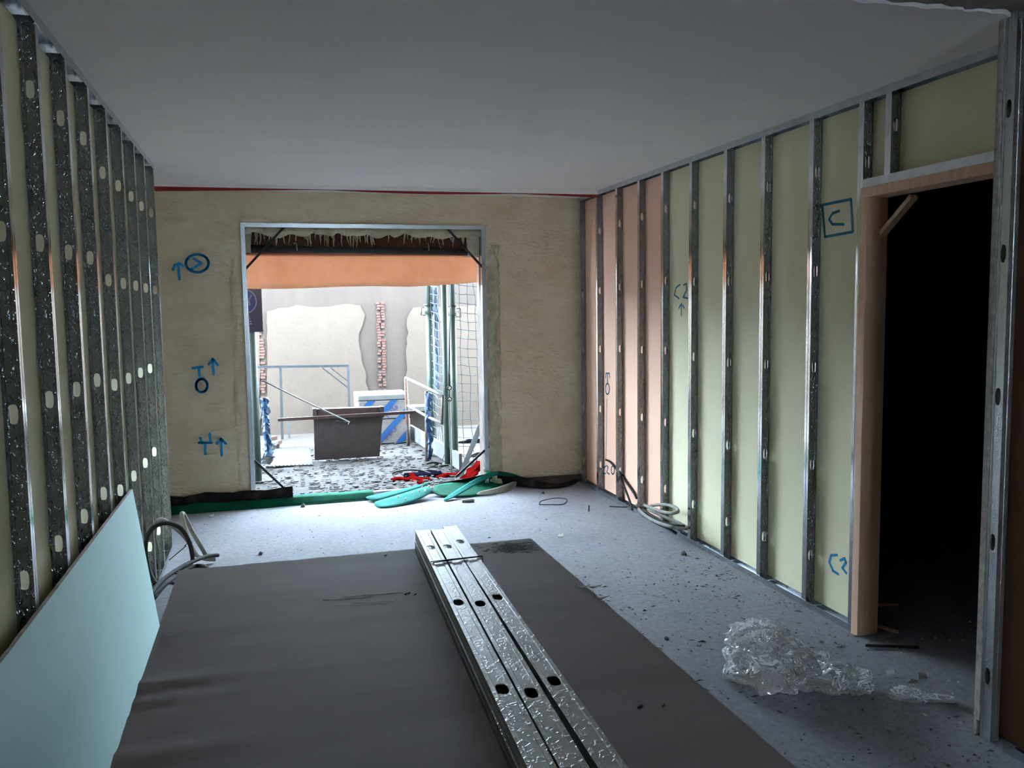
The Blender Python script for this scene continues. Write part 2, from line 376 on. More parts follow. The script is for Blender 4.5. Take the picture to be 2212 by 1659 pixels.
t = MB(); t.box((XR - 0.001, 2.2, zh - 0.001), (XR + 0.0495, 3.30, zh + 0.001)); t.box((XR - 0.0014, 2.2, zh), (XR - 0.0004, 3.30, zh + 0.036))
t.box((XR + 0.0486, 2.2, zh), (XR + 0.0496, 3.3, zh + 0.034)); t.build('header_track', M['zinc_flat'], wr)
XB = XR + 0.0505
boards = []
for y0, y1, mm, zb in ((5.74, 6.97, 'board_pink', 0.006), (5.33, 5.738, 'board_pink', 0.006), (4.13, 5.328, 'board_green', 0.006),
                       (3.30, 4.128, 'board_green', 0.006), (2.2, 3.298, 'board_green', zh - 0.01)):
    boards.append(MB().box((XB, y0, zb), (XB + 0.0125, y1, HC - 0.003)).build('board', M[mm], wr))
pR = lambda L: [onX(x, y, XB) - Vector((0.0006, 0, 0)) for x, y in L]
def markR(strokes, w, m, board, name):
    mb = MB()
    for s_ in strokes: ribbon(mb, pR(s_), w, (-1, 0, 0))
    mb.build(name, m, board)
c6, c7, c5, cM = crop(1560, 0, .3616), crop(1500, 1050, .367), crop(1200, 380, .4945), crop(1280, 760, .1928)
markR([c6([(600, 1225), (770, 1190), (780, 1385), (615, 1415), (600, 1225)]), c6([(700, 1260), (660, 1275), (640, 1310), (660, 1340), (725, 1340)])], 0.013, M['teal_paint'], boards[3], 'spray_mark')
markR([c7([(840, 405), (805, 408), (795, 450), (818, 500), (848, 518)]), c7([(860, 437), (885, 425), (893, 450), (872, 482), (895, 512)])], 0.013, M['blue_paint'], boards[3], 'spray_mark')
markR([c5([(545, 475), (527, 488), (520, 520), (540, 535)]), c5([(560, 477), (572, 470), (573, 500), (558, 530), (578, 535)]), c5([(550, 610), (550, 560)]), c5([(540, 577), (550, 558), (562, 577)])], 0.011, M['teal_paint'], boards[2], 'spray_mark')
markR([cM([(170, 350), (168, 240)]), cM([(150, 290), (152, 240), (190, 240), (190, 290)]), cM(ell(168, 415, 22, 60)), cM([(150, 1280), (120, 1310), (125, 1360), (150, 1365)]),
       cM([(158, 1275), (175, 1290), (160, 1350), (188, 1370)]), cM(ell(228, 1325, 18, 45))], 0.012, M['teal_paint'], boards[0], 'spray_mark')
markR([cM([(163, 530), (157, 850), (150, 1200)])], 0.005, M['teal_paint'], boards[0], 'pencil_line')

# wooden door frame in the right partition
d1 = struct('door_1', (XR + 0.05, 2.9, 0), 'rough pine door frame with diagonal brace around a dark doorway')
MB().box((XR - 0.012, 3.252, 0.0), (XR + 0.10, 3.298, zh - 0.045)).build('jamb', M['timber'], d1, bevel=0.002)
MB().box((XR - 0.012, 2.15, zh - 0.047), (XR + 0.10, 3.298, zh - 0.003)).build('head', M['timber'], d1, bevel=0.002)
MB().box((XR - 0.0, 2.05, 0.0), (XR + 0.10, 2.095, zh - 0.045)).build('jamb', M['timber'], d1, bevel=0.002)
MB().bar(onX(1884, 532, XR + 0.075), onX(1974, 424, XR + 0.075), 0.02, 0.035, up=(1, 0, 0)).build('brace', M['timber'], d1)
MB().bar((XR + 0.16, 2.1, 1.90), (XR + 0.9, 3.25, 1.93), 0.04, 0.06).build('cross_batten', M['timber'], d1)

# near stretch of partition beside the doorway
XN = 2.375
wn = struct('wall_near', (XN + 0.03, 1.0, 0), 'end of a metal stud partition nearest the viewer')
ya, yb_, yc_ = onX(2150, 1300, XN).y, onX(2127, 1300, XN).y, onX(2118, 1300, XN).y
hz2 = [onX(x, y, XN).z for x, y in ((2187, 235), (2173, 550), (2161, 860), (2146, 1175), (2130, 1462))]
place_mesh('stud', stud_mesh('stud', HC + 0.01, hz2, M['zinc_near'], w=yb_ - ya, hw=0.03, hh=0.06), (XN, yb_, 0.004), wn, rot=(0, 0, -math.pi / 2))
for z, nm in ((0.0, 'bottom_track'), (HC - 0.02, 'top_track')):
    t = MB(); zz = 0.001 if z == 0 else HC + 0.012
    t.box((XN - 0.001, -2.5, zz), (XN + 0.064, ya - 0.004 - 0.05 * (z == 0), zz + 0.001)); t.box((XN - 0.0018, -2.5, z), (XN - 0.0008, ya - 0.004 - 0.05 * (z == 0), z + 0.034))
    t.build(nm, M['zinc_flat'], wn)
MB().box((XN + 0.064, -2.5, 0.006), (XN + 0.077, yb_, HC + 0.01)).build('board', M['board_back'], wn)
for k, z0 in enumerate((0.06, 0.0)):
    y0 = yb_ + 0.002 + 0.0145 * k; MB().box((XN - 0.004 + 0.004 * k, y0, z0), (XR + 0.05, y0 + 0.0125, HC)).build('return_board', M['gypsum'], wn)
# ------------------------------------------------------------------ back wall with sprayed foam and the opening
WX0, WX1, WZ1 = -0.178, 1.766, 2.222          # opening
wb = struct('wall_back', (0.8, YB + 0.15, 0), 'cream foam sprayed back wall around the terrace opening')
m_ = MB(); YO = 7.28
m_.box((-1.9, YB + 0.03, 0), (WX0, YO, 2.9)); m_.box((WX1, YB + 0.03, 0), (5.8, YO, 2.9)); m_.box((WX0, YB + 0.03, WZ1), (WX1, YO, 2.9))
m_.build('masonry', mat('old_masonry', lin(96, 82, 74), 0.9, col2=lin(72, 62, 56), nscale=9, bump=0.6, bscale=30), wb)
def foam_patch(x0, x1, z0, z1, proud, rims, name='foam'):
    nx, nz = max(4, int((x1 - x0) / 0.022)), max(4, int((z1 - z0) / 0.022)); rows = []
    for j in range(nz + 1):
        z = z0 + (z1 - z0) * j / nz; r = []
        for i in range(nx + 1):
            x = x0 + (x1 - x0) * i / nx
            d = proud + 0.010 * fbm((x, z * 1.6, 3), 2.6, 3) + 0.007 * fbm((x * 0.6, z * 2.0, 8), 9, 4)
            r.append((x, YB + 0.012 - d, z))
        rows.append(r)
    if 'b' in rims: rows = [[(p[0], YB + 0.04, p[2]) for p in rows[0]]] + rows
    if 'l' in rims: rows = [[(r[0][0], YB + 0.04, r[0][2])] + r for r in rows]
    if 'r' in rims: rows = [r + [(r[-1][0], YB + 0.04, r[-1][2])] for r in rows]
    return MB().grid(rows).build(name, M['foam'], wb, smooth=True)
fL = foam_patch(-1.75, WX0, 0.10, WZ1, 0.010, 'br')
foam_patch(WX1, XR + 0.06, 0.07, WZ1, 0.010, 'bl'); foam_patch(-1.75, XR + 0.06, WZ1, HC, 0.010, 'b')
# thick rough bead of foam down the right side of the opening and a lump over the left corner
rows = []
for j in range(200):
    z = 0.04 + 2.04 * j / 199; r = []
    for i in range(14):
        t = i / 13; x = WX1 + 0.004 + 0.128 * t + 0.008 * fbm((z, 5, 1), 5)
        bulge = (max(0, math.sin(math.pi * min(1, max(0, t)))) ** 0.45) * min(1, (2.085 - z) / 0.03)
        r.append((x, YB + 0.02 - bulge * (0.042 + 0.035 * fbm((x * 2, z, 4), 13, 5)), z))
    rows.append(r)
MB().grid(rows).build('foam_bead', M['foam_rough'], wb, smooth=True)
rows = []
for j in range(80):
    z = 0.05 + 1.9 * j / 79
    rows.append([(WX0 - 0.10 + 0.098 * i / 6, YB + 0.006 - (math.sin(math.pi * i / 6) ** 0.5) * max(0, 0.014 + 0.02 * fbm((i * 0.3, z, 7), 5, 4)), z) for i in range(7)])
MB().grid(rows).build('foam_bead', M['foam'], wb, smooth=True)
rows = []
for j in range(6):
    rows.append([(WX0 - 0.004 + 0.24 * i / 14, YB - 0.004 - 0.03 * math.sin(math.pi * i / 14) ** 0.6 * math.sin(math.pi * (0.15 + 0.8 * j / 5)), WZ1 + 0.004 + 0.055 * (j / 5) * math.sin(math.pi * (0.05 + 0.9 * i / 14)) ** 0.5) for i in range(15)])
MB().grid(rows).build('foam_lump', M['foam'], wb, smooth=True)
# blue site marks on the foam
pB = lambda L: [onY(x, y, YB - 0.022) for x, y in L]
cB = crop(320, 480, .3857)
def markB(strokes, w=0.020):
    mb = MB()
    for s_ in strokes: ribbon(mb, pB(cB(s_)), w, (0, -1, 0))
    mb.build('spray_mark', M['blue_paint'], fL)
markB([[(175, 320), (168, 245)], [(140, 265), (150, 240), (175, 230), (195, 245)]])
markB([ell(275, 230, 64, 50), [(255, 205), (300, 230), (240, 264)]])
markB([[(250, 817), (305, 810)], [(284, 815), (290, 880)], ell(300, 915, 32, 37)])
markB([[(366, 850), (362, 768)], [(340, 795), (362, 766), (390, 800)]])
markB([[(285, 1235), (355, 1235)], [(292, 1208), (302, 1238)], [(350, 1235), (345, 1185)], [(320, 1235), (320, 1298)]])
markB([[(412, 1305), (408, 1215)], [(385, 1240), (408, 1213), (435, 1240)]])

# pale lath and red strip under the ceiling by the back wall
a, b = onZ(330, 397, HC), onZ(1292, 411, HC)
t1 = struct('trim_1', (0.8, YB - 0.1, HC - 0.05), 'pale lath with a dark red strip below it along the ceiling')
MB().prism([a, b, b - Vector((0, 0, 0.034)), a - Vector((0, 0, 0.018))], (0, 0.012, 0)).build('lath', M['plaster'], t1)
n = 24; top, bot = [], []
for k in range(n + 1):
    q = a.lerp(b, k / n); zt = -0.018 - 0.016 * k / n; u = k / n
    th = 0.034 * (1 - u / 0.38) if u < 0.38 else (0.004 + 0.016 * math.sin((u - 0.38) / 0.42 * math.pi) if u < 0.8 else 0.004 + 0.10 * (u - 0.8))
    top.append(q + Vector((0, 0.002, zt))); bot.append(q + Vector((0, 0.002, zt - max(0.003, th))))
MB().prism(top + bot[::-1], (0, 0.006, 0)).build('red_strip', M['red'], t1)

# steel sub-frame of the opening with corner braces
w1 = struct('window_1', ((WX0 + WX1) / 2, YB, 0), 'galvanised sub-frame of the terrace opening with dark corner braces')
fw = 0.032; y0f, y1f = YB - 0.016, YB + 0.034
MB().box((WX0, y0f, 0.02), (WX0 + fw, y1f, WZ1)).build('frame_side', M['zinc_flat'], w1)
MB().box((WX1 - fw, y0f, 0.02), (WX1, y1f, WZ1)).build('frame_side', M['zinc_flat'], w1)
MB().box((WX0 + fw, y0f, WZ1 - fw), (WX1 - fw, y1f, WZ1)).build('frame_head', M['zinc_flat'], w1)
MB().box((WX0 + fw, y0f + 0.01, 0.005), (WX1 - fw, y1f, 0.045)).build('frame_sill', M['zinc_flat'], w1)
for p, q in (((525, 587), (614, 490)), ((964, 491), (1048, 584)), ((549, 994), (628, 1068)), ((984, 1031), (1056, 964))):
    MB().bar(onY(*p, YB - 0.005), onY(*q, YB - 0.005), 0.018, 0.012, up=(0, 1, 0)).build('corner_brace', M['steel_dark'], w1)

# header over the opening: hollow bricks under torn foam, dark roller tube
hd = struct('trim_2', (0.8, 7.12, 1.98), 'torn foam hanging over dark hollow bricks above the opening')
bl = None; bx = WX0
while bx < WX1:
    if bl is None: bl = MB().box((bx, 7.10, 2.0), (bx + 0.116, 7.22, WZ1)).build('brick', M['brick_dark'], hd)
    else: copy_obj(bl, (bx + 0.058, 7.16, 2.0), hd)
    bx += 0.12
MB().box((WX0, 7.2, 2.0), (WX1, 7.29, WZ1 + 0.02)).build('leak_backing', M['brick_dark'], hd)  # backing box added to stop light leaking between the bricks
rows = []
for i in range(120):
    x = WX0 + (WX1 - WX0) * i / 119; zb = 2.135 + 0.05 * fbm((x, 1, 1), 6, 4)
    rows.append([(x, 7.05, WZ1), (x, 7.035 + 0.01 * fbm((x, 2, 0), 20), (WZ1 + zb) / 2), (x, 7.05, zb), (x, 7.10, zb + 0.01)])
MB().grid(rows).build('foam_edge', M['foam_rough'], hd, smooth=True)
dm = MB()
for k in range(85):
    x = random.uniform(WX0 + 0.03, WX1 - 0.03); z = 2.15 + 0.03 * random.random(); L = random.uniform(0.04, 0.13); yy = 7.06 + random.random() * 0.03
    dm.tube([(x, yy, z + 0.02), (x + random.uniform(-.01, .01), yy, z - L * 0.5), (x + random.uniform(-.015, .015), yy, z - L)], random.uniform(0.005, 0.012), 5, True, 0.0015)
tag(dm.build('foam_drips', M['foam_rough'], hd, smooth=True), kind='stuff')
MB().box((WX1 - 0.13, 7.05, 1.98), (WX1 - 0.03, 7.25, WZ1)).build('render_patch', M['foam_rough'], hd)
MB().box((WX0 + 0.02, 7.05, 2.0), (WX0 + 0.07, 7.25, WZ1)).build('render_patch', M['foam_rough'], hd)
pt = thing('roller_tube', (0.8, 7.08, 2.0), 'dark grey tube spanning the top of the opening below torn foam', 'tube')
MB().tube([onY(532, 536, 7.08), onY(1036, 546, 7.08)], 0.026, 14).build('tube', M['steel_dark'], pt, smooth=True)
for px in (640, 925):
    p = onY(px, 526, 7.05); MB().tube([p + Vector((-.02, 0, 0)), p + Vector((0, 0, .004)), p + Vector((.004, -0.002, -.03)), p + Vector((.004, 0, -.06))], 0.006, 6).build('hanger', M['dusty'], pt, smooth=True)

# ================================================================== OUTSIDE
g = MB(); g.box((-9, 7.0, -0.3), (13, 13.5, -0.012))
tag(g.build('terrace_ground', M['ext_pale']), 'pale courtyard ground outside the opening', None, None, 'structure')
rows = []
for j in range(50):
    y = 7.0 + 2.95 * j / 49; rows.append([(-0.5 + 2.28 * i / 60, y, -0.008 + 0.010 * fbm((i * 0.04, y, 0), 9, 4)) for i in range(61)])
MB().grid(rows).build('mortar_bed', M['ext_ground'], bpy.data.objects['terrace_ground'], smooth=True)
dm = MB()
for k in range(900):
    x, y = random.uniform(-0.25, 1.72), 7.25 + 2.5 * random.random() ** 1.3
    s_ = random.uniform(0.006, 0.03); a_ = random.uniform(0, 6.28); vs = []
    for q in range(5):
        t = a_ + q * 1.257 + random.uniform(-.3, .3); vs.append((x + s_ * math.cos(t), y + s_ * 0.8 * math.sin(t), 0.002))
    dm.prism(vs, (0, 0, random.uniform(0.003, 0.009)))
tag(dm.build('rubble_flakes', mat('mortar_flake', lin(164, 146, 134), 0.9, col2=lin(126, 110, 102), nscale=10)),
    'flat grey mortar flakes scattered over the terrace ground', 'rubble', None, 'stuff')

YW = 11.0
tag(MB().box((-9, 7.28, 2.72), (13, 9.1, 2.92)).build('sky_block_slab', M['concrete']), 'unseen slab added over the terrace to block the high sky', None, None, 'structure')  # unseen overhang added to keep high sky light off the floor inside
cw = struct('courtyard_wall', (2, YW, 0), 'patchy plastered courtyard wall beyond the terrace')
MB().box((-9, YW + 0.02, -0.1), (13, YW + 0.3, 1.95)).build('render', M['ext_grey'], cw)
def slab(px, name='white_plaster'):
    pts = [onY(x, y, YW) for x, y in px]; out = []
    for i, p in enumerate(pts):
        q = pts[(i + 1) % len(pts)]; d = (q - p).length; k = max(1, int(d / 0.07))
        for j in range(k):
            z = p.lerp(q, j / k); am = 0.02 if d < 2 else 0.008
            out.append(Vector((z.x + am * fbm((z.x, z.z, 1), 9), YW, z.z + am * fbm((z.z, z.x, 5), 9))))
    return MB().prism(out, (0, 0.025, 0)).build(name, M['ext_white'], cw)
slab([(577, 672), (640, 660), (700, 663), (750, 657), (778, 660), (789, 680), (784, 702), (775, 722), (777, 752), (781, 780), (790, 802), (792, 826), (798, 850), (802, 936), (578, 942)])
slab([(893, 664), (1200, 655), (1500, 645), (1500, 900), (872, 928), (873, 850), (879, 800), (877, 756), (880, 720), (879, 690), (886, 676)])
slab([(420, 675), (560, 674), (562, 945), (410, 955)])
bk = None; bm_ = MB()
for z0 in range(38):
    z = 0.35 + z0 * 0.034
    for k in range(2):
        if random.random() < 0.22: continue
        xx = onY(823, 700, YW).x - 0.05 + k * 0.055 + random.uniform(-.008, .008); pr = random.uniform(0, 0.012)
        bm_.box((xx, YW + 0.004 - pr, z), (xx + random.uniform(0.035, 0.05), YW + 0.03, z + 0.026))
for z0 in range(36):
    z = 0.02 + z0 * 0.036
    if random.random() < 0.25: continue
    xx = onY(567, 800, YW).x - 0.03 + random.uniform(-.01, .01)
    bm_.box((xx, YW + 0.004, z), (xx + random.uniform(0.04, 0.07), YW + 0.03, z + 0.028))
tag(bm_.build('exposed_bricks', M['brick'], cw), kind='stuff')

# heap of broken bricks left
for i, (x, y, rz) in enumerate(((590, 962, .4), (596, 948, -.3), (586, 945, .9))):
    p = onZ(x, 968, 0.0); o = MB().box((p.x - .06, p.y - .045, 0.045 * i), (p.x + .06, p.y + .045, 0.045 * i + 0.045)).build('broken_brick', M['brick'], bevel=0.006)
    o.rotation_euler.z = rz
    tag(o, ('broken orange brick at the foot of the heap left of the rusty tray', 'broken orange brick in the middle of the heap left of the rusty tray', 'broken orange brick on top of the heap left of the rusty tray')[i], 'brick', 'broken bricks by the courtyard wall')

M['prop'] = mat('green_prop_paint', lin(118, 146, 134), 0.5, 0.1, lin(136, 160, 148), nscale=9)
M['rust'] = mat('rusty_rail', lin(200, 184, 166), 0.7, 0.0, lin(176, 98, 48), nscale=7, ramp=(0.42, 0.54))
M['rust_brown'] = mat('red_oxide_steel', lin(92, 56, 52), 0.6, 0.1, lin(116, 84, 78), nscale=12, bump=0.2, bscale=40)
M['rust_plate'] = mat('rusty_plate', lin(104, 84, 80), 0.7, 0.1, lin(84, 66, 62), nscale=16, bump=0.5, bscale=70, bdist=0.006, bump_kind='voronoi')
M['cord'] = mat('grey_cord', lin(130, 140, 146), 0.8)
M['blue'] = mat('blue_tarp', lin(32, 86, 146), 0.5, 0, lin(60, 130, 190), nscale=14)
M['alu'] = mat('aluminium_tube', lin(176, 186, 190), 0.4, 0.7, lin(160, 170, 176), nscale=10)

def prop(px, base, ztop, r, label, sleeve_z, handle=1):
    p = onZ(*base, 0.0); t = thing('shoring_prop', (p.x, p.y, 0), label, 'prop', 'green shoring props')
    MB().box((p.x - .06, p.y - .06, 0.0), (p.x + .06, p.y + .06, 0.008)).build('base_plate', M['prop'], t)
    MB().tube([(p.x, p.y, 0.008), (p.x, p.y, sleeve_z)], r, 14).build('outer_tube', M['prop'], t, smooth=True)
    MB().tube([(p.x, p.y, sleeve_z - 0.1), (p.x, p.y, ztop)], r * 0.84, 14).build('inner_tube', M['prop'], t, smooth=True)
    MB().tube([(p.x, p.y, sleeve_z - 0.09), (p.x, p.y, sleeve_z)], r * 1.22, 14).build('collar', M['prop'], t, smooth=True)
    MB().tube([(p.x, p.y, sleeve_z), (p.x, p.y, sleeve_z + 0.012)], r * 1.5, 14).build('nut', M['alu'], t, smooth=True)
    hb = [Vector((p.x + handle * r, p.y, sleeve_z - 0.02)), Vector((p.x + handle * (r + .045), p.y - .01, sleeve_z - 0.02)), Vector((p.x + handle * (r + .05), p.y - .01, sleeve_z - 0.10)), Vector((p.x + handle * r, p.y, sleeve_z - 0.10))]
    MB().tube(hb, 0.005, 6).build('handle', M['alu'], t, smooth=True)
    return p
pA = prop(0, (556, 1040), 2.6, 0.042, 'green shoring prop with the blue sign, left side of the opening', 1.5, -1)
pB1 = prop(0, (935, 975), 2.6, 0.045, 'green shoring prop furthest back with blue tarp tied along it', onY(935, 660, 9.03).z, -1)
pC1 = prop(0, (967, 1003), 2.6, 0.029, 'slim green shoring prop, left one of the close pair', 1.9, -1)
pD = prop(0, (984, 1006), 2.6, 0.031, 'green shoring prop with sleeve and loop handle, right one of the pair', onY(984, 662, 8.12).z, 1)

# turnbuckle cable hanging in front of the pair
p0 = onY(972, 615, 7.95)
tb = thing('turnbuckle_cable', (p0.x, 7.95, 0.02), 'pale cable with dark turnbuckle hanging before the pair of props', 'cable')
MB().tube([onY(974, 612, 7.95), onY(972, 700, 7.95), onY(970, 810, 7.95)], 0.006, 6).build('cable', M['alu'], tb, smooth=True)
MB().tube([onY(970, 862, 7.95), onY(973, 930, 7.95), onY(976, 1030, 7.75)], 0.008, 6).build('cable', M['white'], tb, smooth=True)
MB().tube([onY(970, 808, 7.95), onY(971, 834, 7.95)], 0.012, 8).build('turnbuckle', M['steel_dark'], tb, smooth=True)
for yy in (838, 862):
    c = onY(971, yy, 7.95); MB().tube([c + Vector((0.02 * math.cos(k * .524), 0, 0.02 * math.sin(k * .524))) for k in range(13)], 0.006, 6, False).build('eye_ring', M['steel_dark'], tb, smooth=True)
MB().tube([onY(971, 842, 7.95), onY(971, 858, 7.95)], 0.006, 6).build('link', M['steel_dark'], tb, smooth=True)

# nets
def net(name, corners, nu, nv, sag, label):
    a, b, c, d = map(Vector, corners); mb = MB()       # bottom-left, bottom-right, top-right, top-left
    P = {}
    for i in range(nu + 1):
        for j in range(nv + 1):
            u, v = i / nu, j / nv; p = a.lerp(b, u).lerp(d.lerp(c, u), v)
            w_ = math.sin(math.pi * u) * (1 - v) ** 2
            p = p + Vector((0.02 * fbm((u * 3, v * 4, 1), 2), 0.05 * fbm((u * 2, v * 3, 6), 2), -sag * math.sin(math.pi * u) + 0.02 * fbm((u * 3, v * 3, 2), 3))) + Vector((sag * w_, 0, 0))
            if p.z < 0.02: p.z = 0.02 + 0.01 * random.random()
            P[i, j] = p
    for i in range(nu + 1):
        for j in range(nv + 1):
            if i < nu: mb.tube([P[i, j], P[i + 1, j]], 0.0032, 4, False)
            if j < nv: mb.tube([P[i, j], P[i, j + 1]], 0.0032, 4, False)
    return tag(mb.build(name, M['cord']), label, 'net', 'safety nets')
net('safety_net', [(pD.x, pD.y, 0.02), (2.75, 8.75, 0.05), (2.75, 8.75, 2.5), (pD.x, pD.y, 2.5)], 12, 28, 0.06, 'grey cord safety net right of the pair of props')
net('safety_net', [(pB1.x, pB1.y, 0.02), (pC1.x, pC1.y, 0.02), (pC1.x, pC1.y, 2.5), (pB1.x, pB1.y, 2.5)], 8, 28, 0.03, 'grey cord safety net between the furthest prop and the pair')
net('safety_net', [(-1.3, 8.3, 0.02), (pA.x, pA.y, 0.02), (pA.x, pA.y, 2.5), (-1.3, 8.3, 2.5)], 10, 26, 0.05, 'grey cord safety net left of the prop with the sign')
def crumple(name, pts, r, m, label, cat):
    P = spline([Vector(p) for p in pts], 10); mb = MB(); n = 10; base = 0
    for i, p in enumerate(P):
        for k in range(n):
            t = 2 * math.pi * k / n; rr = r * (0.75 + 0.9 * abs(fbm((p.x * 4 + math.cos(t), p.z * 6, math.sin(t)), 1.7)))
            mb.v.append(p + Vector((rr * math.cos(t), rr * math.sin(t), 0.01 * math.sin(t * 3))))
    for i in range(len(P) - 1):
        for k in range(n): mb.f.append((i * n + k, i * n + (k + 1) % n, (i + 1) * n + (k + 1) % n, (i + 1) * n + k))
    mb.f.append(tuple(range(n))); mb.f.append(tuple((len(P) - 1) * n + k for k in range(n)))
    return tag(mb.build(name, m), label, cat)
crumple('rolled_tarp', [onY(940, 622, 8.95), onY(943, 700, 8.95), onY(944, 780, 8.93), onY(945, 840, 8.9)], 0.022, M['blue'], 'blue rolled tarp tied along the furthest prop', 'tarp')
crumple('rolled_tarp', [onY(927, 850, 8.33), onY(925, 900, 8.33), onY(928, 955, 8.33), onY(926, 992, 8.33)], 0.030, M['blue'], 'blue crumpled tarp tied to the near rusty rail post', 'tarp')
crumple('rolled_tarp', [gy(571, 860, 8.1), gy(574, 900, 8.1), gy(577, 940, 8.1), gy(580, 985, 8.1)], 0.035, M['blue'], 'dark blue tarp bundled behind the prop with the sign', 'tarp')
crumple('plastic_sack', [gy(570, 1001, 8.6), gy(577, 975, 8.6), gy(584, 955, 8.6)], 0.075, M['white'], 'white plastic sack beside the blue bundle, left of the terrace', 'sack')
o = MB().tube([onY(540, 825, 8.05), gy(556, 880, 8.1)], 0.012, 8).build('wooden_stick', M['brick'], smooth=True); tag(o, 'reddish stick leaning in the net left of the sign prop', 'stick')
o = MB().tube([onY(567, 822, 7.97), onY(640, 858, 8.3), onY(755, 912, 8.72), onY(752, 917, 8.72)], 0.007, 6).build('rope', M['white'], smooth=True)
tag(o, 'white taut rope from the sign prop to the rusty tray', 'rope')

# guard rail frame
gr = thing('guard_rail', (1.46, 8.9, 0), 'white and rust coloured tube guard rail beside the insulation pack', 'railing')
yA, yB_, yC = 9.55, 8.37, 7.95
tA, tB, tC = onY(876, 816, yA), onY(923, 838, yB_), onY(957, 856, yC)
lA, lB, lC = onY(880, 876, yA), onY(923, 900, yB_), onY(955, 915, yC)
MB().tube([onZ(882, 962, 0.002), tA], 0.018, 10).build('post', M['rust'], gr, smooth=True)
MB().tube([onZ(923, 1001, 0.002), onY(922, 845, yB_)], 0.022, 10).build('post', M['rust'], gr, smooth=True)
MB().tube([tA, tB, tC], 0.014, 10).build('top_rail', M['white'], gr, smooth=True)
MB().tube([lA, lB, lC], 0.014, 10).build('lower_rail', M['white'], gr, smooth=True)
MB().tube([tC, lC], 0.014, 10).build('end_post', M['rust'], gr, smooth=True)

# rusty steel tray with carrying bar
yT = 8.88
tr = thing('mortar_tray', (0.74, yT, 0), 'brown rusty steel tray standing on edge with a long carrying bar', 'tray')
q = [gy(681, 998, yT), gy(820, 986, yT), onY(828, 884, yT), onY(677, 893, yT)]
q[0].y = q[1].y = yT
MB().prism(q, (0, 0.02, 0)).build('plate', M['rust_plate'], tr, bevel=0.003)
a0, b0 = onY(676, 884, yT - .02), onY(828, 879, yT - .02); a1, b1 = onY(676, 906, yT - .03), onY(828, 900, yT - .03)
MB().prism([a0, b0, b1, a1], (0, 0.10, 0)).build('rim', M['rust_brown'], tr, bevel=0.004)
for e, sx in ((a0, 1), (b0, -1)):
    MB().box((e.x - .004 if sx > 0 else e.x - .035, e.y - .012, e.z - .11), (e.x + .035 if sx > 0 else e.x + .004, e.y + .10, e.z + 0.004)).build('end_cap', M['steel_dark'], tr)
MB().bar(onY(600, 907, yT - .06), onY(898, 890, yT - .06), 0.03, 0.03).build('carrying_bar', M['rust_brown'], tr)
MB().tube(spline([onY(728, 908, yT - .05), onY(738, 911, yT - .07), onY(756, 911, yT - .07), onY(766, 905, yT - .05)], 5), 0.006, 6).build('handle', M['steel_dark'], tr, smooth=True)

# insulation pack with blue stripes and print
M['wrap'] = mat('pack_wrap', lin(196, 186, 182), 0.5, col2=lin(186, 176, 172), nscale=3, bump=0.4, bscale=10, bdist=0.008, stretch=(0.3, 1, 9))
M['print_blue'] = mat('print_blue', lin(36, 124, 204), 0.5)
M['print_dark'] = mat('print_violet', lin(92, 112, 196), 0.5)
yP = 9.75
P0 = onY(772, 975, yP); pk0, pk1, pk2, pk3 = onY(788, 978, yP), onY(886, 970, yP), onY(879, 850, yP), onY(775, 854, yP)
zt = pk3.z; x0, x1 = P0.x + 0.03, pk2.x + 0.03
pk = thing('insulation_pack', ((x0 + x1) / 2, yP, 0), 'wrapped pack of insulation boards with blue diagonal stripes behind the tray', 'insulation')
hz_ = zt / 2
MB().box((x0, yP, 0.0), (x1, yP + 0.5, hz_ - 0.003)).build('slab_bundle', M['wrap'], pk, bevel=0.01)
MB().box((x0 - .005, yP - .004, hz_ + 0.003), (x1 - .005, yP + 0.5, zt - 0.07)).build('slab_bundle', M['wrap'], pk, bevel=0.01)
MB().box((x0 - .01, yP - .006, zt - 0.066), (x1 - .01, yP + 0.5, zt)).build('cover_sheet', M['white'], pk, bevel=0.012)
for row, (z0, z1) in enumerate(((0.0, hz_), (hz_, zt - 0.07))):
    for sxx in (-0.12, 0.14, 0.40):
        mb = MB(); hh = z1 - z0; xs = x0 + sxx + 0.02 * row
        pts = [(xs, z0), (xs + .085, z0), (xs + .085 + hh * 0.95, z1), (xs + hh * 0.95, z1)]
        # clip to the face
        def clip(poly, f, inter):
            out = []
            for i in range(len(poly)):
                p, q_ = poly[i], poly[(i + 1) % len(poly)]
                if f(p): out.append(p)
                if f(p) != f(q_): out.append(inter(p, q_))
            return out
        for X_, sg in ((x0, 1), (x1 - 0.01, -1)):
            pts = clip(pts, lambda p: sg * (p[0] - X_) >= 0, lambda p, q_: (X_, p[1] + (q_[1] - p[1]) * (X_ - p[0]) / (q_[0] - p[0])))
            if not pts: break
        if len(pts) >= 3:
            MB().prism([(p[0], yP - 0.006, p[1]) for p in pts], (0, 0.003, 0)).build('stripe', M['print_blue'], pk)
        tx = xs + 0.19
        if x0 + .06 < tx + hh * 0.25 < x1 - .05:
            text('print', 'PVG', 0.095, M['print_dark'], pk, (tx + 0.02, yP - 0.007, z0 + hh * 0.42), (math.pi / 2, -math.radians(46), 0))

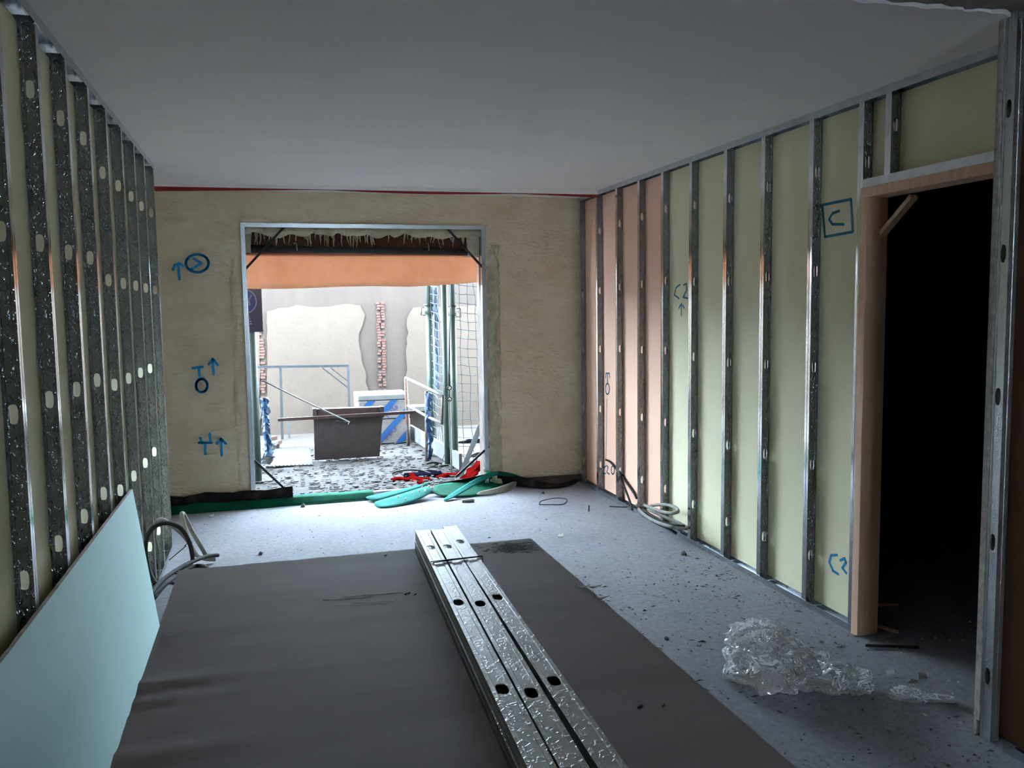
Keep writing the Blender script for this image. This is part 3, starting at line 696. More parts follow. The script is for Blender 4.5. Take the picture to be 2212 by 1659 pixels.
# things at the right of the terrace
MB_b = MB().prism([onZ(884, 946, 0.002), onZ(992, 1016, 0.002), onZ(992, 1016, 0.002) + Vector((0.0, 0, 0.16)), onZ(884, 946, 0.002) + Vector((0, 0, 0.16))], (0.03, 0, 0)).build('toe_board', M['white'])
tag(MB_b, 'white toe board on edge along the right side of the terrace', 'board')
for (x, y) in ((897, 935), (964, 985)):
    for dx in (0, 7):
        pp = onZ(x + dx, y, 0.08); MB().bar(onY(x + dx, y - 7, pp.y) + Vector((-0.012, 0, 0)), onY(x + dx - 5, y + 8, pp.y) + Vector((-0.012, 0, 0)), 0.008, 0.004).build('black_mark', M['steel_dark'], MB_b)
o = MB().box((onY(888, 908, 9.9).x, 10.2, 0.30), (onY(926, 908, 9.9).x + 0.1, 10.45, 0.36)).build('window_sill_offcut', M['white'], bevel=0.004); 
tag(o, 'white sill offcut resting on crates behind the rusty rail', 'sill')
o = MB().box((onY(889, 930, 9.9).x, 10.24, 0.0), (onY(924, 930, 9.9).x + 0.1, 10.42, 0.298)).build('pale_crate', M['ext_pale'], bevel=0.01); tag(o, 'pale crate under the white sill behind the rusty rail', 'crate')
# metal channel leaning at the right edge of the opening
a, b = onZ(994, 1029, 0.01), onY(1046, 900, 7.42)
ch = MB(); d = (b - a); ch.bar(a, b, 0.045, 0.003, up=(0.3, 1, 0)); sd = d.normalized().cross(Vector((0.3, 1, 0))).normalized() * 0.022
nv = sd.cross(d).normalized() * 0.014
ch.bar(a + sd - nv, b + sd - nv, 0.003, 0.03, up=(0.3, 1, 0)); ch.bar(a - sd - nv, b - sd - nv, 0.003, 0.03, up=(0.3, 1, 0))
tag(ch.build('leaning_channel', mat('pale_channel', lin(196, 206, 210), 0.5, 0.0, lin(184, 194, 198))), 'pale metal channel leaning at the right of the opening', 'channel')
# far tube frame against the courtyard wall
ff = thing('tube_frame', (0.35, 10.6, 0), 'thin pale tube frame standing before the courtyard wall', 'frame'); yF = 10.6
MB().bar(onY(540, 793, yF), onY(753, 790, yF), 0.03).build('top_rail', M['alu'], ff)
MB().bar(onY(752, 790, yF), onZ(756, 944, 0.0), 0.026).build('post', M['alu'], ff)
MB().bar(onY(606, 793, yF), onZ(610, 949, 0.0), 0.03).build('post', M['alu'], ff)
MB().bar(onY(697, 795, yF), onY(752, 838, yF), 0.014).build('brace', M['alu'], ff); MB().bar(onY(715, 795, yF), onY(752, 824, yF), 0.012).build('brace', M['alu'], ff)
MB().bar(onY(622, 900, yF + .15), onZ(625, 945, 0.0), 0.02).build('foot_post', M['alu'], ff)
# ribbed plate on the ground
q = [onZ(574, 1010, 0.0), onZ(676, 1006, 0.0), onZ(668, 970, 0.0), onZ(577, 972, 0.0)]
pl = MB().prism(q, (0, 0, 0.012)).build('ribbed_plate', mat('ribbed_steel', lin(170, 164, 172), 0.6, 0.2, lin(150, 144, 152), nscale=6)); tag(pl, 'pale ribbed plate lying on the ground left of the rusty tray', 'plate')
for k in range(12):
    u = (k + .5) / 12; MB().bar(q[0].lerp(q[1], u) + Vector((0, 0.01, .014)), q[3].lerp(q[2], u) + Vector((0, -0.01, .014)), 0.012, 0.006).build('rib', pl.data.materials[0], pl)
# harness and bag
M['red_web'] = mat('red_webbing', lin(214, 44, 40), 0.95, col2=lin(190, 30, 30), nscale=20, spec=0.0)
M['navy'] = mat('navy_pad', lin(70, 66, 96), 0.95, col2=lin(48, 44, 60), nscale=14, spec=0.0)
hn = thing('safety_harness', (1.25, 7.65, 0), 'red and navy safety harness heaped on the terrace behind the membrane', 'harness')
def strap(pts, w, m, nm):
    P = spline(pts, 7); mb = MB(); rows = []
    for i, p in enumerate(P):
        t = (P[min(i + 1, len(P) - 1)] - P[max(i - 1, 0)]).normalized(); s_ = t.cross(Vector((0.1, -0.55, 0.8))).normalized() * (w / 2)
        rows.append([p - s_, p, p + s_])
    mb.grid(rows); return mb.build(nm, m, hn, smooth=True, solid=0.004)
strap([gy(846, 1038, 7.62), gy(862, 1034, 7.6), gy(880, 1036, 7.6), gy(893, 1032, 7.62), gy(915, 1036, 7.6), gy(930, 1034, 7.6)], 0.05, M['red_web'], 'strap')
strap([gy(888, 1022, 7.7), gy(893, 1032, 7.62), gy(900, 1044, 7.5), gy(915, 1040, 7.5)], 0.05, M['red_web'], 'strap')
strap([gy(945, 1033, 7.6), gy(965, 1026, 7.62), gy(985, 1026, 7.6), gy(1000, 1020, 7.6)], 0.055, M['red_web'], 'strap')
strap([gy(872, 1028, 7.75), gy(900, 1026, 7.72), gy(930, 1027, 7.7), gy(955, 1022, 7.7)], 0.07, M['navy'], 'back_pad')
strap([gy(905, 1024, 7.8), gy(935, 1020, 7.8), gy(965, 1028, 7.75)], 0.06, M['navy'], 'back_pad')
MB().tube(spline([gy(872, 1036, 7.7), gy(851, 1028, 7.72), gy(852, 1020, 7.75), gy(885, 1015, 7.8), gy(915, 1018, 7.8), gy(940, 1026, 7.75)], 6), 0.009, 6).build('lanyard', M['steel_dark'], hn, smooth=True)
crumple('red_sack', [gy(1004, 1035, 7.5), gy(1020, 1022, 7.55), gy(1032, 1008, 7.6), gy(1040, 996, 7.65)], 0.055, M['red_web'], 'crumpled red sack behind the leaning channel', 'sack')
crumple('plastic_sack', [gy(1010, 985, 8.3), gy(1030, 975, 8.3), gy(1048, 970, 8.3)], 0.10, M['white'], 'pale blue white plastic sheeting heaped beyond the leaning channel', 'sheeting')
crumple('plastic_sack', [gy(1000, 950, 9.6), gy(1022, 945, 9.6), gy(1048, 948, 9.6)], 0.10, mat('pale_blue_sheet', lin(120, 150, 190), 0.5, col2=lin(190, 196, 200), nscale=6), 'pale blue sheeting heap at the foot of the courtyard wall', 'sheeting')
o = crumple('tarp_scrap', [gy(925, 1000, 8.2), gy(938, 998, 8.2), gy(950, 1001, 8.2)], 0.03, M['steel_dark'], 'small dark scrap lying by the near rail post', 'scrap')

# sign on the left prop
M['sign'] = mat('sign_plum', lin(62, 50, 82), 0.4); M['sign_blue'] = mat('sign_blue', lin(36, 44, 128), 0.4)
yS = pA.y - 0.06
s0, s1 = onY(566, 623, yS), onY(567, 717, yS); sw = 0.30; xs1 = (s0.x + s1.x) / 2; xs0 = xs1 - sw; zs1, zs0 = s0.z, s1.z
sg = thing('safety_sign', ((xs0 + xs1) / 2, yS, zs0), 'plum coloured safety sign with a blue disc hung on the left prop', 'sign')
MB().box((xs0, yS - 0.003, zs0), (xs1, yS, zs1)).build('panel', M['sign'], sg)
cc = onY(534, 651, yS); cx, cz, cr = (xs0 + xs1) / 2 - 0.005, cc.z, 0.112
def disc(r, y, m, nm, n=40): MB().prism([(cx + r * math.cos(2 * math.pi * k / n), y, cz + r * math.sin(2 * math.pi * k / n)) for k in range(n)], (0, -0.0008, 0)).build(nm, m, sg)
disc(cr, yS - 0.0032, M['white'], 'disc_rim'); disc(cr * 0.92, yS - 0.0042, M['sign_blue'], 'disc')
fg = MB(); Y_ = yS - 0.0052
fg.prism([(cx + 0.002 + 0.02 * math.cos(k * .5236), Y_, cz + 0.058 + 0.02 * math.sin(k * .5236)) for k in range(12)], (0, -0.0008, 0))
ribbon(fg, [(cx, Y_, cz + 0.02), (cx + 0.005, Y_, cz - 0.03), (cx + 0.012, Y_, cz - 0.085)], 0.03, (0, -1, 0))
ribbon(fg, [(cx + 0.005, Y_, cz - 0.03), (cx - 0.012, Y_, cz - 0.085)], 0.02, (0, -1, 0))
ribbon(fg, [(cx + 0.01, Y_, cz + 0.03), (cx + 0.04, Y_, cz + 0.015), (cx + 0.05, Y_, cz - 0.03)], 0.013, (0, -1, 0))
ribbon(fg, [(cx + 0.04, Y_, cz + 0.015), (cx + 0.058, Y_, cz + 0.03), (cx + 0.066, Y_, cz + 0.055)], 0.006, (0, -1, 0))
fg.build('pictogram', M['white'], sg)
for k in range(4):
    z = cz - 0.135 - 0.021 * k; MB().box((cx - 0.05 - .005 * k, yS - 0.0045, z - 0.005), (cx + 0.045 + .006 * k, yS - 0.003, z + 0.005)).build('text_line', M['white'], sg)
text('word', 'ntia', 0.055, M['white'], sg, (cx + 0.005, yS - 0.004, zs0 + 0.04), (math.pi / 2, 0, 0))

# orange awning valance above the opening
M['orange'] = mat('orange_canvas', lin(210, 172, 146), 0.8, col2=lin(198, 158, 130), nscale=4, bump=0.15, bscale=30)
nt = M['orange'].node_tree; b_ = nt.nodes['Principled BSDF']; out = nt.nodes['Material Output']
tl = nt.nodes.new('ShaderNodeBsdfTranslucent'); mx = nt.nodes.new('ShaderNodeMixShader'); mx.inputs[0].default_value = 0.36
nt.links.new(b_.inputs['Base Color'].links[0].from_socket, tl.inputs[0]); nt.links.new(b_.outputs[0], mx.inputs[1]); nt.links.new(tl.outputs[0], mx.inputs[2]); nt.links.new(mx.outputs[0], out.inputs[0])
yV = 7.42
va = thing('awning_valance', (0.8, yV, 1.72), 'orange canvas valance hanging across the top of the opening', 'awning')
rows = []
nb = 60
for i in range(nb + 1):
    u = i / nb; px = 505 + (1038 - 505) * u; zt_ = onY(px, 548 + 7 * u, yV).z + 0.03; zb_ = onY(px, 623 - 5 * u - 10 * max(0, u - .7) / .3 + 2 * math.sin(u * 9), yV).z
    xx = onY(px, 580, yV).x
    rows.append([(xx, yV + 0.012 * fbm((u * 6, j * .4, 0), 1.5) * j / 6, zt_ + (zb_ - zt_) * j / 6) for j in range(7)])
MB().grid(rows).build('canvas', M['orange'], va, smooth=True, solid=0.002)
MB().box((onY(505, 545, yV).x, yV - 0.06, onY(700, 552, yV).z), (onY(1030, 545, yV).x, yV + 0.03, onY(700, 543, yV).z + 0.02)).build('rail', mat('orange_rail', lin(196, 120, 76), 0.6), va, bevel=0.004)
MB().box((onY(1036, 600, 7.25).x, 7.2, 1.55), (WX1 - 0.002, 7.27, 1.98)).build('wood_block', M['timber'], va)

# outdoor colours scaled down to hold back the strong sky light on them
def dim_outdoor(m, k):
    nt = m.node_tree; b = nt.nodes.get('Principled BSDF')
    c = b.inputs['Base Color'].default_value; b.inputs['Base Color'].default_value = (c[0] * k, c[1] * k, c[2] * k, 1)
    for n in nt.nodes:
        if n.type == 'VALTORGB':
            for e in n.color_ramp.elements: e.color = (e.color[0] * k, e.color[1] * k, e.color[2] * k, 1)
M['white'] = M['white'].copy()
for k_, q_ in (('ext_ground', .66), ('ext_pale', .75), ('ext_grey', 1), ('ext_white', 1), ('brick', 1.3)): dim_outdoor(M[k_], KD * q_)
dim_outdoor(M['alu'], KO * 0.6); dim_outdoor(M['red_web'], KO * 0.5); dim_outdoor(M['navy'], KO * 0.4); dim_outdoor(M['rust'], KO * 0.6)
for k_ in ('prop', 'rust_brown', 'rust_plate', 'cord', 'blue', 'wrap', 'print_blue', 'print_dark', 'sign', 'sign_blue'): dim_outdoor(M[k_], KO)
for m0 in bpy.data.materials:
    if m0.name in ('mortar_flake', 'ribbed_steel'): dim_outdoor(m0, KD * 0.7)
    if m0.name in ('white_paint', 'pale_blue_sheet'): dim_outdoor(m0, KO * 0.6)
    if m0.name == 'orange_rail': dim_outdoor(m0, 0.6)

# ================================================================== INSIDE THINGS
# green membrane along the foot of the back wall
mb_ = thing('waterproof_membrane', (0.7, 6.9, 0), 'green waterproofing membrane with torn flaps along the foot of the opening', 'membrane')
rows = []
for x in [-.78 + 1.56 * k / 26 for k in range(27)]:
    h_ = 0.062 + 0.012 * fbm((x, 1, 0), 3); rows.append([(x, 6.86 + 0.012 * fbm((x, 0, 0), 4), 0.003), (x, 6.885 + 0.01 * fbm((x, 3, 0), 4), 0.02), (x, 6.92, h_ * .8), (x, 6.965, h_ + .004)])
MB().grid(rows).build('base_strip', M['membrane'], mb_, smooth=True, solid=0.004)
rows = []
for x in [-.78 + 0.92 * k / 18 for k in range(19)]:
    rows.append([(x, 6.935, 0.055), (x, 6.95 - 0.015 * fbm((x, 3, 1), 4), 0.09), (x, 6.962, 0.128 + 0.025 * fbm((x, 5, 0), 5))])
MB().grid(rows).build('bitumen_edge', M['bitumen'], mb_, smooth=True, solid=0.004)
rows = [[gy(785, 1074, 6.88), gy(825, 1066, 6.9), gy(880, 1054, 6.92), gy(930, 1041, 6.96)], [gy(803, 1085, 6.74), gy(835, 1077, 6.76), gy(880, 1063, 6.8), gy(928, 1047, 6.88)],
        [gy(812, 1092, 6.66), gy(845, 1086, 6.68), gy(890, 1075, 6.7), gy(933, 1056, 6.8)], [gy(818, 1098, 6.58), gy(850, 1095, 6.6), gy(893, 1086, 6.62), gy(936, 1064, 6.75)]]
MB().grid([rows[0], [(p + q_) / 2 + Vector((0, 0.01, 0.012)) for p, q_ in zip(rows[0], rows[1])], rows[1]]).build('flap', M['membrane_light'], mb_, smooth=True, solid=0.004, subsurf=1)
fa = MB().grid(rows[1:]).build('flap', M['membrane_light'], mb_, smooth=True, solid=0.004, subsurf=1)
dots = MB()
for x, y, Y in ((912, 1052, 6.77), (926, 1051, 6.80), (918, 1060, 6.73), (890, 1066, 6.72), (875, 1079, 6.66), (905, 1061, 6.73), (860, 1074, 6.70)):
    c = gy(x, y, Y) + Vector((0, -0.004, 0.003)); dots.obox(c, (0.006, 0, 0.002), (0, 0.004, 0), (0.001, 0, 0.006))
tag(dots.build('foam_specks', M['foam'], fa), kind='stuff')
rows = [[gy(935, 1047, 7.0), gy(985, 1041, 7.0), gy(1040, 1039, 7.0), gy(1085, 1041, 6.98)], [gy(935, 1058, 6.9), gy(985, 1058, 6.88), gy(1040, 1055, 6.88), gy(1092, 1052, 6.9)], [gy(935, 1069, 6.8), gy(985, 1075, 6.7), gy(1040, 1071, 6.7), gy(1095, 1062, 6.78)]]
MB().grid(rows).build('sheet', M['membrane'], mb_, smooth=True, solid=0.004, subsurf=2)
rows = [[gy(945, 1043, 7.02), gy(1000, 1036, 7.0), gy(1045, 1024, 6.97), gy(1080, 1020, 6.94), gy(1125, 1029, 6.94), gy(1180, 1045, 6.94), gy(1215, 1046, 6.94), gy(1250, 1031, 6.95)],
        [gy(945, 1049, 7.04), gy(1000, 1045, 7.02), gy(1050, 1042, 7.0), gy(1095, 1046, 6.98), gy(1135, 1052, 6.96), gy(1180, 1056, 6.94), gy(1215, 1054, 6.94), gy(1250, 1044, 6.95)]]
MB().grid(rows).build('bitumen_edge', M['bitumen'], mb_, smooth=True, solid=0.004, subsurf=2)
rows = [[gy(953, 1080, 6.68), gy(985, 1060, 6.76), gy(1012, 1042, 6.85), gy(1045, 1025, 6.9), gy(1075, 1017, 6.92)], [gy(962, 1084, 6.64), gy(1000, 1064, 6.72), gy(1030, 1045, 6.82), gy(1058, 1032, 6.88), gy(1080, 1024, 6.9)]]
MB().grid(rows).build('flap', M['membrane_light'], mb_, smooth=True, solid=0.004, subsurf=2)
rows = [[gy(1045, 1024, 6.90), gy(1075, 1016, 6.92), gy(1105, 1022, 6.93), gy(1140, 1034, 6.94)], [gy(1050, 1030, 6.93), gy(1078, 1026, 6.93), gy(1105, 1029, 6.94), gy(1140, 1038, 6.95)]]
MB().grid(rows).build('fold', M['membrane'], mb_, smooth=True, solid=0.005, subsurf=2)
rows = [[gy(1028, 1063, 6.72), gy(1065, 1056, 6.78), gy(1095, 1046, 6.82), gy(1119, 1036, 6.84)], [gy(1028, 1071, 6.68), gy(1065, 1069, 6.7), gy(1095, 1064, 6.74), gy(1116, 1053, 6.8)]]
MB().grid(rows).build('dusty_flap', M['dusty'], mb_, smooth=True, solid=0.004, subsurf=2)

# stack of boards with a brown face up
ZT = 0.70
ST = thing('plasterboard_stack', (0.29, 1.65, 0), 'low stack of plasterboard with a brown paper face on top', 'plasterboard')
nx, ny = 60, 110; rows = []
def stack_z(x, y):
    z = ZT
    if x < 0.06:
        for yc, am, wd_ in ((2.02, .010, .03), (1.93, .006, .025), (1.85, .005, .02), (1.69, .010, .03), (1.80, .004, .02)):
            z += am * math.exp(-((y - yc - 0.02 * (x + .3)) / wd_) ** 2) * max(0, (0.02 - x) / 0.32) ** 0.8
    return z
for j in range(ny + 1):
    y = 0.42 + 2.505 * j / ny
    ex = 0.004 * fbm((0, y, 3), 5) ; chip = -0.005 * max(0, fbm((1, y, 8), 7))
    rows.append([(-0.312 + 1.208 * i / nx + (chip if i == nx else 0), y + (0.004 * fbm((i * .1, 2, 1), 3) if j == ny else 0), stack_z(-0.312 + 1.208 * i / nx, y)) for i in range(nx + 1)])
tb_ = MB().grid(rows)
dz_ = Vector((0, 0, -0.013))
for loop in ([r[0] for r in rows], [r[-1] for r in rows], rows[0], rows[-1]):
    tb_.grid([loop, [(p[0], p[1], ZT - 0.0128) for p in loop]])
tb_.build('top_sheet', M['board_brown'], ST, smooth=True)
lm = MB()
for k in range(45):
    z = 0.06 + 0.0138 * k; ox, oy = random.uniform(-.004, .004), random.uniform(-.006, .004)
    lm.box((-0.308 + ox, 0.425 + oy, z), (0.892 + ox, 2.92 + oy, z + 0.0132))
tag(lm.build('lower_sheets', M['gypsum'], ST), kind='stuff')
for y in (0.7, 1.65, 2.6): MB().box((-0.29, y - .05, 0), (0.87, y + .05, 0.06)).build('bearer', M['timber'], ST)
# torn paper bits and marks on the top sheet
for i, (x, y) in enumerate(((1245, 1268), (1270, 1268), (1285, 1292), (352, 1372))):
    p = onZ(x, y, ZT + 0.002); MB().prism([p, p + Vector((0.03, -0.012, 0.004)), p + Vector((0.034, -0.03, 0.012)), p + Vector((0.008, -0.026, 0.003))], (0, 0, 0.002)).build('torn_paper', M['board_brown'], ST)
for i, (x, y, s_) in enumerate(((880, 1282, .008), (1383, 1527, .005), (833, 1200, .004), (897, 1284, .003), (1434, 1524, .003))):
    p = onZ(x, y, ZT + 0.004); o = MB().obox(p, (s_, s_ * .4, 0.001), (-s_ * .2, s_ * .4, 0), (0, 0, 0.0015)).build('paper_crumb', M['steel_dark'])
    tag(o, ('dark leaf shaped crumb on the brown board left of the studs', 'dark crumb on the brown board right of the studs', 'tiny dark crumb near the far edge of the brown board',
            'tiny dark crumb beside the leaf shaped one', 'smallest dark crumb right of the studs on the brown board')[i], 'crumb', 'crumbs on the brown board')

sm = MB()
for k in range(260):
    p = onZ(random.gauss(1108, 26), random.gauss(1183, 5), ZT + 0.0008)
    if p.y > 2.915 or p.x > 0.885: continue
    r_ = random.uniform(0.001, 0.004); a_ = random.uniform(0, 3.14)
    sm.prism([(p.x + r_ * 3 * math.cos(a_ + t), p.y + r_ * math.sin(a_ + t), ZT + 0.0008) for t in (0, 1.6, 3.1, 4.7)], (0, 0, 0.0006))
tag(sm.build('black_scuff', M['steel_dark'], ST), kind='stuff')
sm = MB()
for (x0, y0, x1, y1) in ((698, 1296, 800, 1290), (720, 1308, 838, 1303), (742, 1288, 870, 1279), (760, 1302, 852, 1297)):
    ribbon(sm, [onZ(x0 + (x1 - x0) * t, y0 + (y1 - y0) * t, ZT + 0.0006) for t in (0, .3, .6, 1)], 0.0016, (0, 0, 1))
tag(sm.build('scratches', M['gypsum'], ST), kind='stuff')

# bundle of metal studs on the stack
LB = 3.0
ang = math.atan2(0.57 - 0.469 - 0.0, 1.0)
def bundle_stud(xf, yf, xn, yn, ztop, holesY, label):
    d = Vector((xn - xf, yn - yf, 0)); L = LB; d.normalize()
    zs = [(yf - hy) / abs(d.y) for hy in holesY]
    me = stud_mesh('metal_stud', L, zs, M['zinc_bundle'], hw=0.028, hh=0.05, fl=0.034)
    o = bpy.data.objects.new('metal_stud', me); COL.objects.link(o)
    # local z -> along d, local x -> across (right), local y (flange) -> down
    zx = d; yx = Vector((0, 0, -1)); xx = yx.cross(zx).normalized()
    o.matrix_world = Matrix(((xx.x, yx.x, zx.x, xf), (xx.y, yx.y, zx.y, yf), (xx.z, yx.z, zx.z, ztop), (0, 0, 0, 1)))
    k = o.modifiers.new('gauge', 'SOLIDIFY'); k.thickness = 0.001; k.offset = 0
    tag(o, label, 'metal stud', 'galvanised studs bundled on the board stack'); return xx
Z1, Z2 = ZT + 0.0705, ZT + 0.0355
top = [(897, 1146), (931, 1144), (957, 1137)]
near = [(1140, 1659), (1210, 1659), (1293, 1659)]
nmT = ['left', 'middle', 'right']
for k in range(3):
    a, b = onZ(*top[k], Z1), onZ(*near[k], Z1)
    hy = [[2.682, 2.147, 1.617, 1.083, 0.55], [2.675, 2.121, 1.583, 1.05, .52], [2.72, 2.156, 1.622, 1.09, .56]][k]
    d = (b - a).normalized(); xx = Vector((0, 0, -1)).cross(d).normalized()
    org = a - xx * 0.048 if xx.x < 0 else a
    bundle_stud(org.x, org.y, org.x + d.x, org.y + d.y, Z1, hy, ('top left metal stud of the tied bundle on the brown board', 'top middle metal stud of the tied bundle on the brown board', 'top right metal stud of the tied bundle on the brown board')[k])
    bundle_stud(org.x - 0.003, org.y - 0.004, org.x - 0.003 + d.x, org.y - 0.004 + d.y, Z2 - 0.0015, hy, ('lower left metal stud of the tied bundle with its side showing', 'lower metal stud under the middle of the tied bundle', 'lower metal stud under the right of the tied bundle')[k])
# tie wire round the bundle
wp = [onZ(933, 1213, Z1 + .003), onZ(985, 1207, Z1 + .004), onZ(1040, 1201, Z1 + .003)]
tw = MB().tube([wp[0] + Vector((-0.003, 0, -0.072)), wp[0] + Vector((-0.003, 0, 0)), wp[1], wp[2] + Vector((0.003, 0, 0)), wp[2] + Vector((0.004, 0, -0.072))], 0.0018, 6)
tw.tube([wp[0] + Vector((0, -0.012, 0)), wp[1] + Vector((0, -0.008, 0)), wp[2] + Vector((0, -0.004, 0))], 0.0016, 6)
tag(tw.build('tie_wire', M['steel_dark'], smooth=True), 'black wire tied around the bundle of metal studs', 'wire')

# green board leaning on the left studs
lp = thing('leaning_board', (-0.6, 2.75, 0), 'pale teal plasterboard leaning against the left metal studs', 'plasterboard')
A0, A1 = Vector((XL + 0.004, 4.253, 0.722)), Vector((-0.556, 4.253, 0.0))
dn = (A1 - A0).normalized(); nn = Vector((-dn.z, 0, dn.x)); nn = nn if nn.x > 0 else -nn
L2 = Vector((0, -3.0, 0))
MB().prism([A0 + nn * 0.0128, A1 + nn * 0.0128, A1 + nn * 0.0128 + L2, A0 + nn * 0.0128 + L2], nn * 0.0006).build('paper_face', M['board_teal'], lp)
rows = []
for k in range(120):
    y = 4.253 - 3.0 * k / 119; j = 0.0022 * fbm((0, y, 4), 14, 4)
    rows.append([(A0 + dn * j).x * 0 + (A0 + nn * t + dn * j * (t / .0128)).x for t in (0, .0128)] and [Vector((0, y, 0)) + Vector(((A0 + nn * t - dn * j).x, 0, (A0 + nn * t - dn * j).z)) for t in (0, 0.004, 0.009, 0.0128)])
bot = [[Vector(((A1 + nn * t).x, r[0].y, (A1 + nn * t).z)) for t in (0.0128, 0)] for r in rows]
MB().grid([r + b_ + [r[0]] for r, b_ in zip(rows, bot)]).build('core', M['gypsum'], lp)
e0 = [A0, A0 + nn * .0128, A1 + nn * .0128, A1]
MB().prism([p + Vector((0, .0004, 0)) for p in e0], (0, -0.001, 0)).build('cut_end', M['gypsum'], lp)

# conduits at the left
cL = thing('conduit_coil', (-0.5, 4.7, 0), 'tied coil of dark and pale conduits at the foot of the left studs', 'conduit')
cc_ = crop(300, 1080, .1447)
def px3(L): return [gy(cc_([(x, y)])[0][0], cc_([(x, y)])[0][1], Y, 0.012) for x, y, Y in L]
MB().tube(spline(px3([(180, 1400, 4.30), (330, 1220, 4.5), (560, 1050, 4.75), (800, 920, 5.0), (1000, 845, 5.2), (1180, 825, 5.3)]), 8), 0.012, 10).build('dark_conduit', M['black_pvc'], cL, smooth=True)
MB().tube(spline(px3([(250, 1260, 4.55), (150, 1050, 4.7), (100, 800, 4.75), (120, 560, 4.75), (230, 400, 4.8), (430, 345, 4.85), (620, 420, 4.9), (740, 600, 4.95), (790, 780, 5.0), (790, 930, 5.0), (640, 1040, 4.85)]), 8), 0.012, 10).build('dark_conduit', M['black_pvc'], cL, smooth=True)
MB().tube(spline(px3([(200, 1440, 4.32), (420, 1240, 4.5), (600, 1110, 4.75), (760, 1010, 4.95), (900, 985, 5.0), (1000, 1010, 4.9), (1080, 1050, 4.7)]), 8), 0.012, 10).build('dark_conduit', M['black_pvc'], cL, smooth=True)
MB().tube(spline(px3([(230, 1470, 4.3), (420, 1250, 4.55), (560, 1240, 4.7), (700, 1130, 4.75), (640, 1250, 4.6)]), 6), 0.009, 8).build('dark_conduit', M['black_pvc'], cL, smooth=True)
MB().tube(spline(px3([(250, 330, 4.85), (340, 295, 4.9), (480, 370, 5.0), (640, 500, 5.1), (760, 650, 5.2), (860, 820, 5.4), (1000, 880, 5.45), (1150, 885, 5.45)]), 8), 0.013, 10).build('pale_conduit', M['grey_pvc'], cL, smooth=True)
MB().tube(spline(px3([(760, 640, 5.25), (690, 430, 5.3), (640, 230, 5.35), (660, 205, 5.4), (690, 260, 5.4), (800, 480, 5.4), (910, 670, 5.4), (1010, 840, 5.4)]), 8), 0.013, 10).build('pale_conduit', M['grey_pvc'], cL, smooth=True)
MB().tube(spline(px3([(260, 380, 4.85), (250, 560, 4.85), (290, 820, 4.85), (310, 1060, 4.8), (280, 1190, 4.75)]), 8), 0.006, 8).build('pale_conduit', M['grey_pvc'], cL, smooth=True)
MB().tube(px3([(690, 680, 4.98), (720, 655, 4.93), (790, 645, 5.2)]), 0.004, 6).build('cable_tie', M['steel_dark'], cL); MB().tube(px3([(500, 1070, 4.72), (530, 1090, 4.68), (580, 1120, 4.7)]), 0.005, 6).build('cable_tie', M['steel_dark'], cL)
MB().tube(px3([(700, 690, 4.98), (455, 895, 5.3)]), 0.003, 6).build('tie_tail', M['steel_dark'], cL)

# conduits at the right
cR = thing('conduit_coil', (2.5, 5.5, 0), 'coil of grey conduits lying against the right metal studs', 'conduit')
cq = crop(1280, 980, .1205)
def pxr(L): return [onX(cq([(x, y)])[0][0], cq([(x, y)])[0][1], X) if X > 0 else None for x, y, X in L]
MB().tube(spline(pxr([(930, 920, 2.50), (1060, 975, 2.48), (1250, 1040, 2.46), (1430, 1065, 2.46), (1530, 1040, 2.5), (1500, 975, 2.55), (1350, 920, 2.57), (1180, 915, 2.57), (1050, 935, 2.56)]), 8), 0.011, 10).build('grey_conduit', M['grey_pvc'], cR, smooth=True)
MB().tube(spline(pxr([(830, 1000, 2.52), (950, 1110, 2.46), (1150, 1225, 2.42), (1400, 1310, 2.42), (1600, 1340, 2.5), (1690, 1335, 2.57), (1600, 1270, 2.57), (1400, 1180, 2.57), (1150, 1070, 2.56), (1000, 1000, 2.55)]), 8), 0.011, 10).build('grey_conduit', M['grey_pvc'], cR, smooth=True)
MB().tube(spline(pxr([(900, 1000, 2.53), (1060, 1110, 2.5), (1250, 1230, 2.48), (1500, 1290, 2.5), (1640, 1300, 2.56)]), 8), 0.010, 10).build('dark_conduit', M['black_pvc'], cR, smooth=True)
MB().tube(spline(pxr([(920, 1060, 2.50), (1100, 1220, 2.44), (1350, 1330, 2.44), (1500, 1430, 2.5)]), 8), 0.009, 10).build('dark_conduit', M['black_pvc'], cR, smooth=True)
MB().tube(spline(pxr([(430, 280, 2.62), (520, 500, 2.60), (620, 720, 2.58), (690, 920, 2.55), (715, 1000, 2.53)]), 8), 0.009, 8).build('dark_conduit', M['black_pvc'], cR, smooth=True)
MB().tube(spline(pxr([(480, 320, 2.62), (600, 500, 2.62), (720, 670, 2.62), (790, 800, 2.62)]), 8), 0.008, 8).build('dark_conduit', M['black_pvc'], cR, smooth=True)
MB().tube(spline(pxr([(240, 110, 2.625), (320, 150, 2.625), (390, 230, 2.62), (450, 310, 2.61)]), 6), 0.008, 8).build('dark_conduit', M['black_pvc'], cR, smooth=True)
e1 = pxr([(930, 920, 2.50), (900, 905, 2.49)]); MB().tube([e1[0], e1[1]], 0.016, 12).build('conduit_end', M['white'], cR, smooth=True)
e1 = pxr([(830, 930, 2.53), (790, 925, 2.52)]); MB().tube([e1[0], e1[1]], 0.014, 12).build('conduit_end', M['grey_pvc'], cR, smooth=True)
o = MB().tube([onZ(cq([(1430, 1360)])[0][0], cq([(1430, 1360)])[0][1], 0.02), onZ(cq([(1560, 1430)])[0][0], cq([(1560, 1430)])[0][1], 0.012)], 0.014, 8).build('blue_plug', mat('pale_blue_plug', lin(150, 176, 214), 0.5), smooth=True)
tag(o, 'pale blue plastic plug lying on the right bottom track', 'plug')
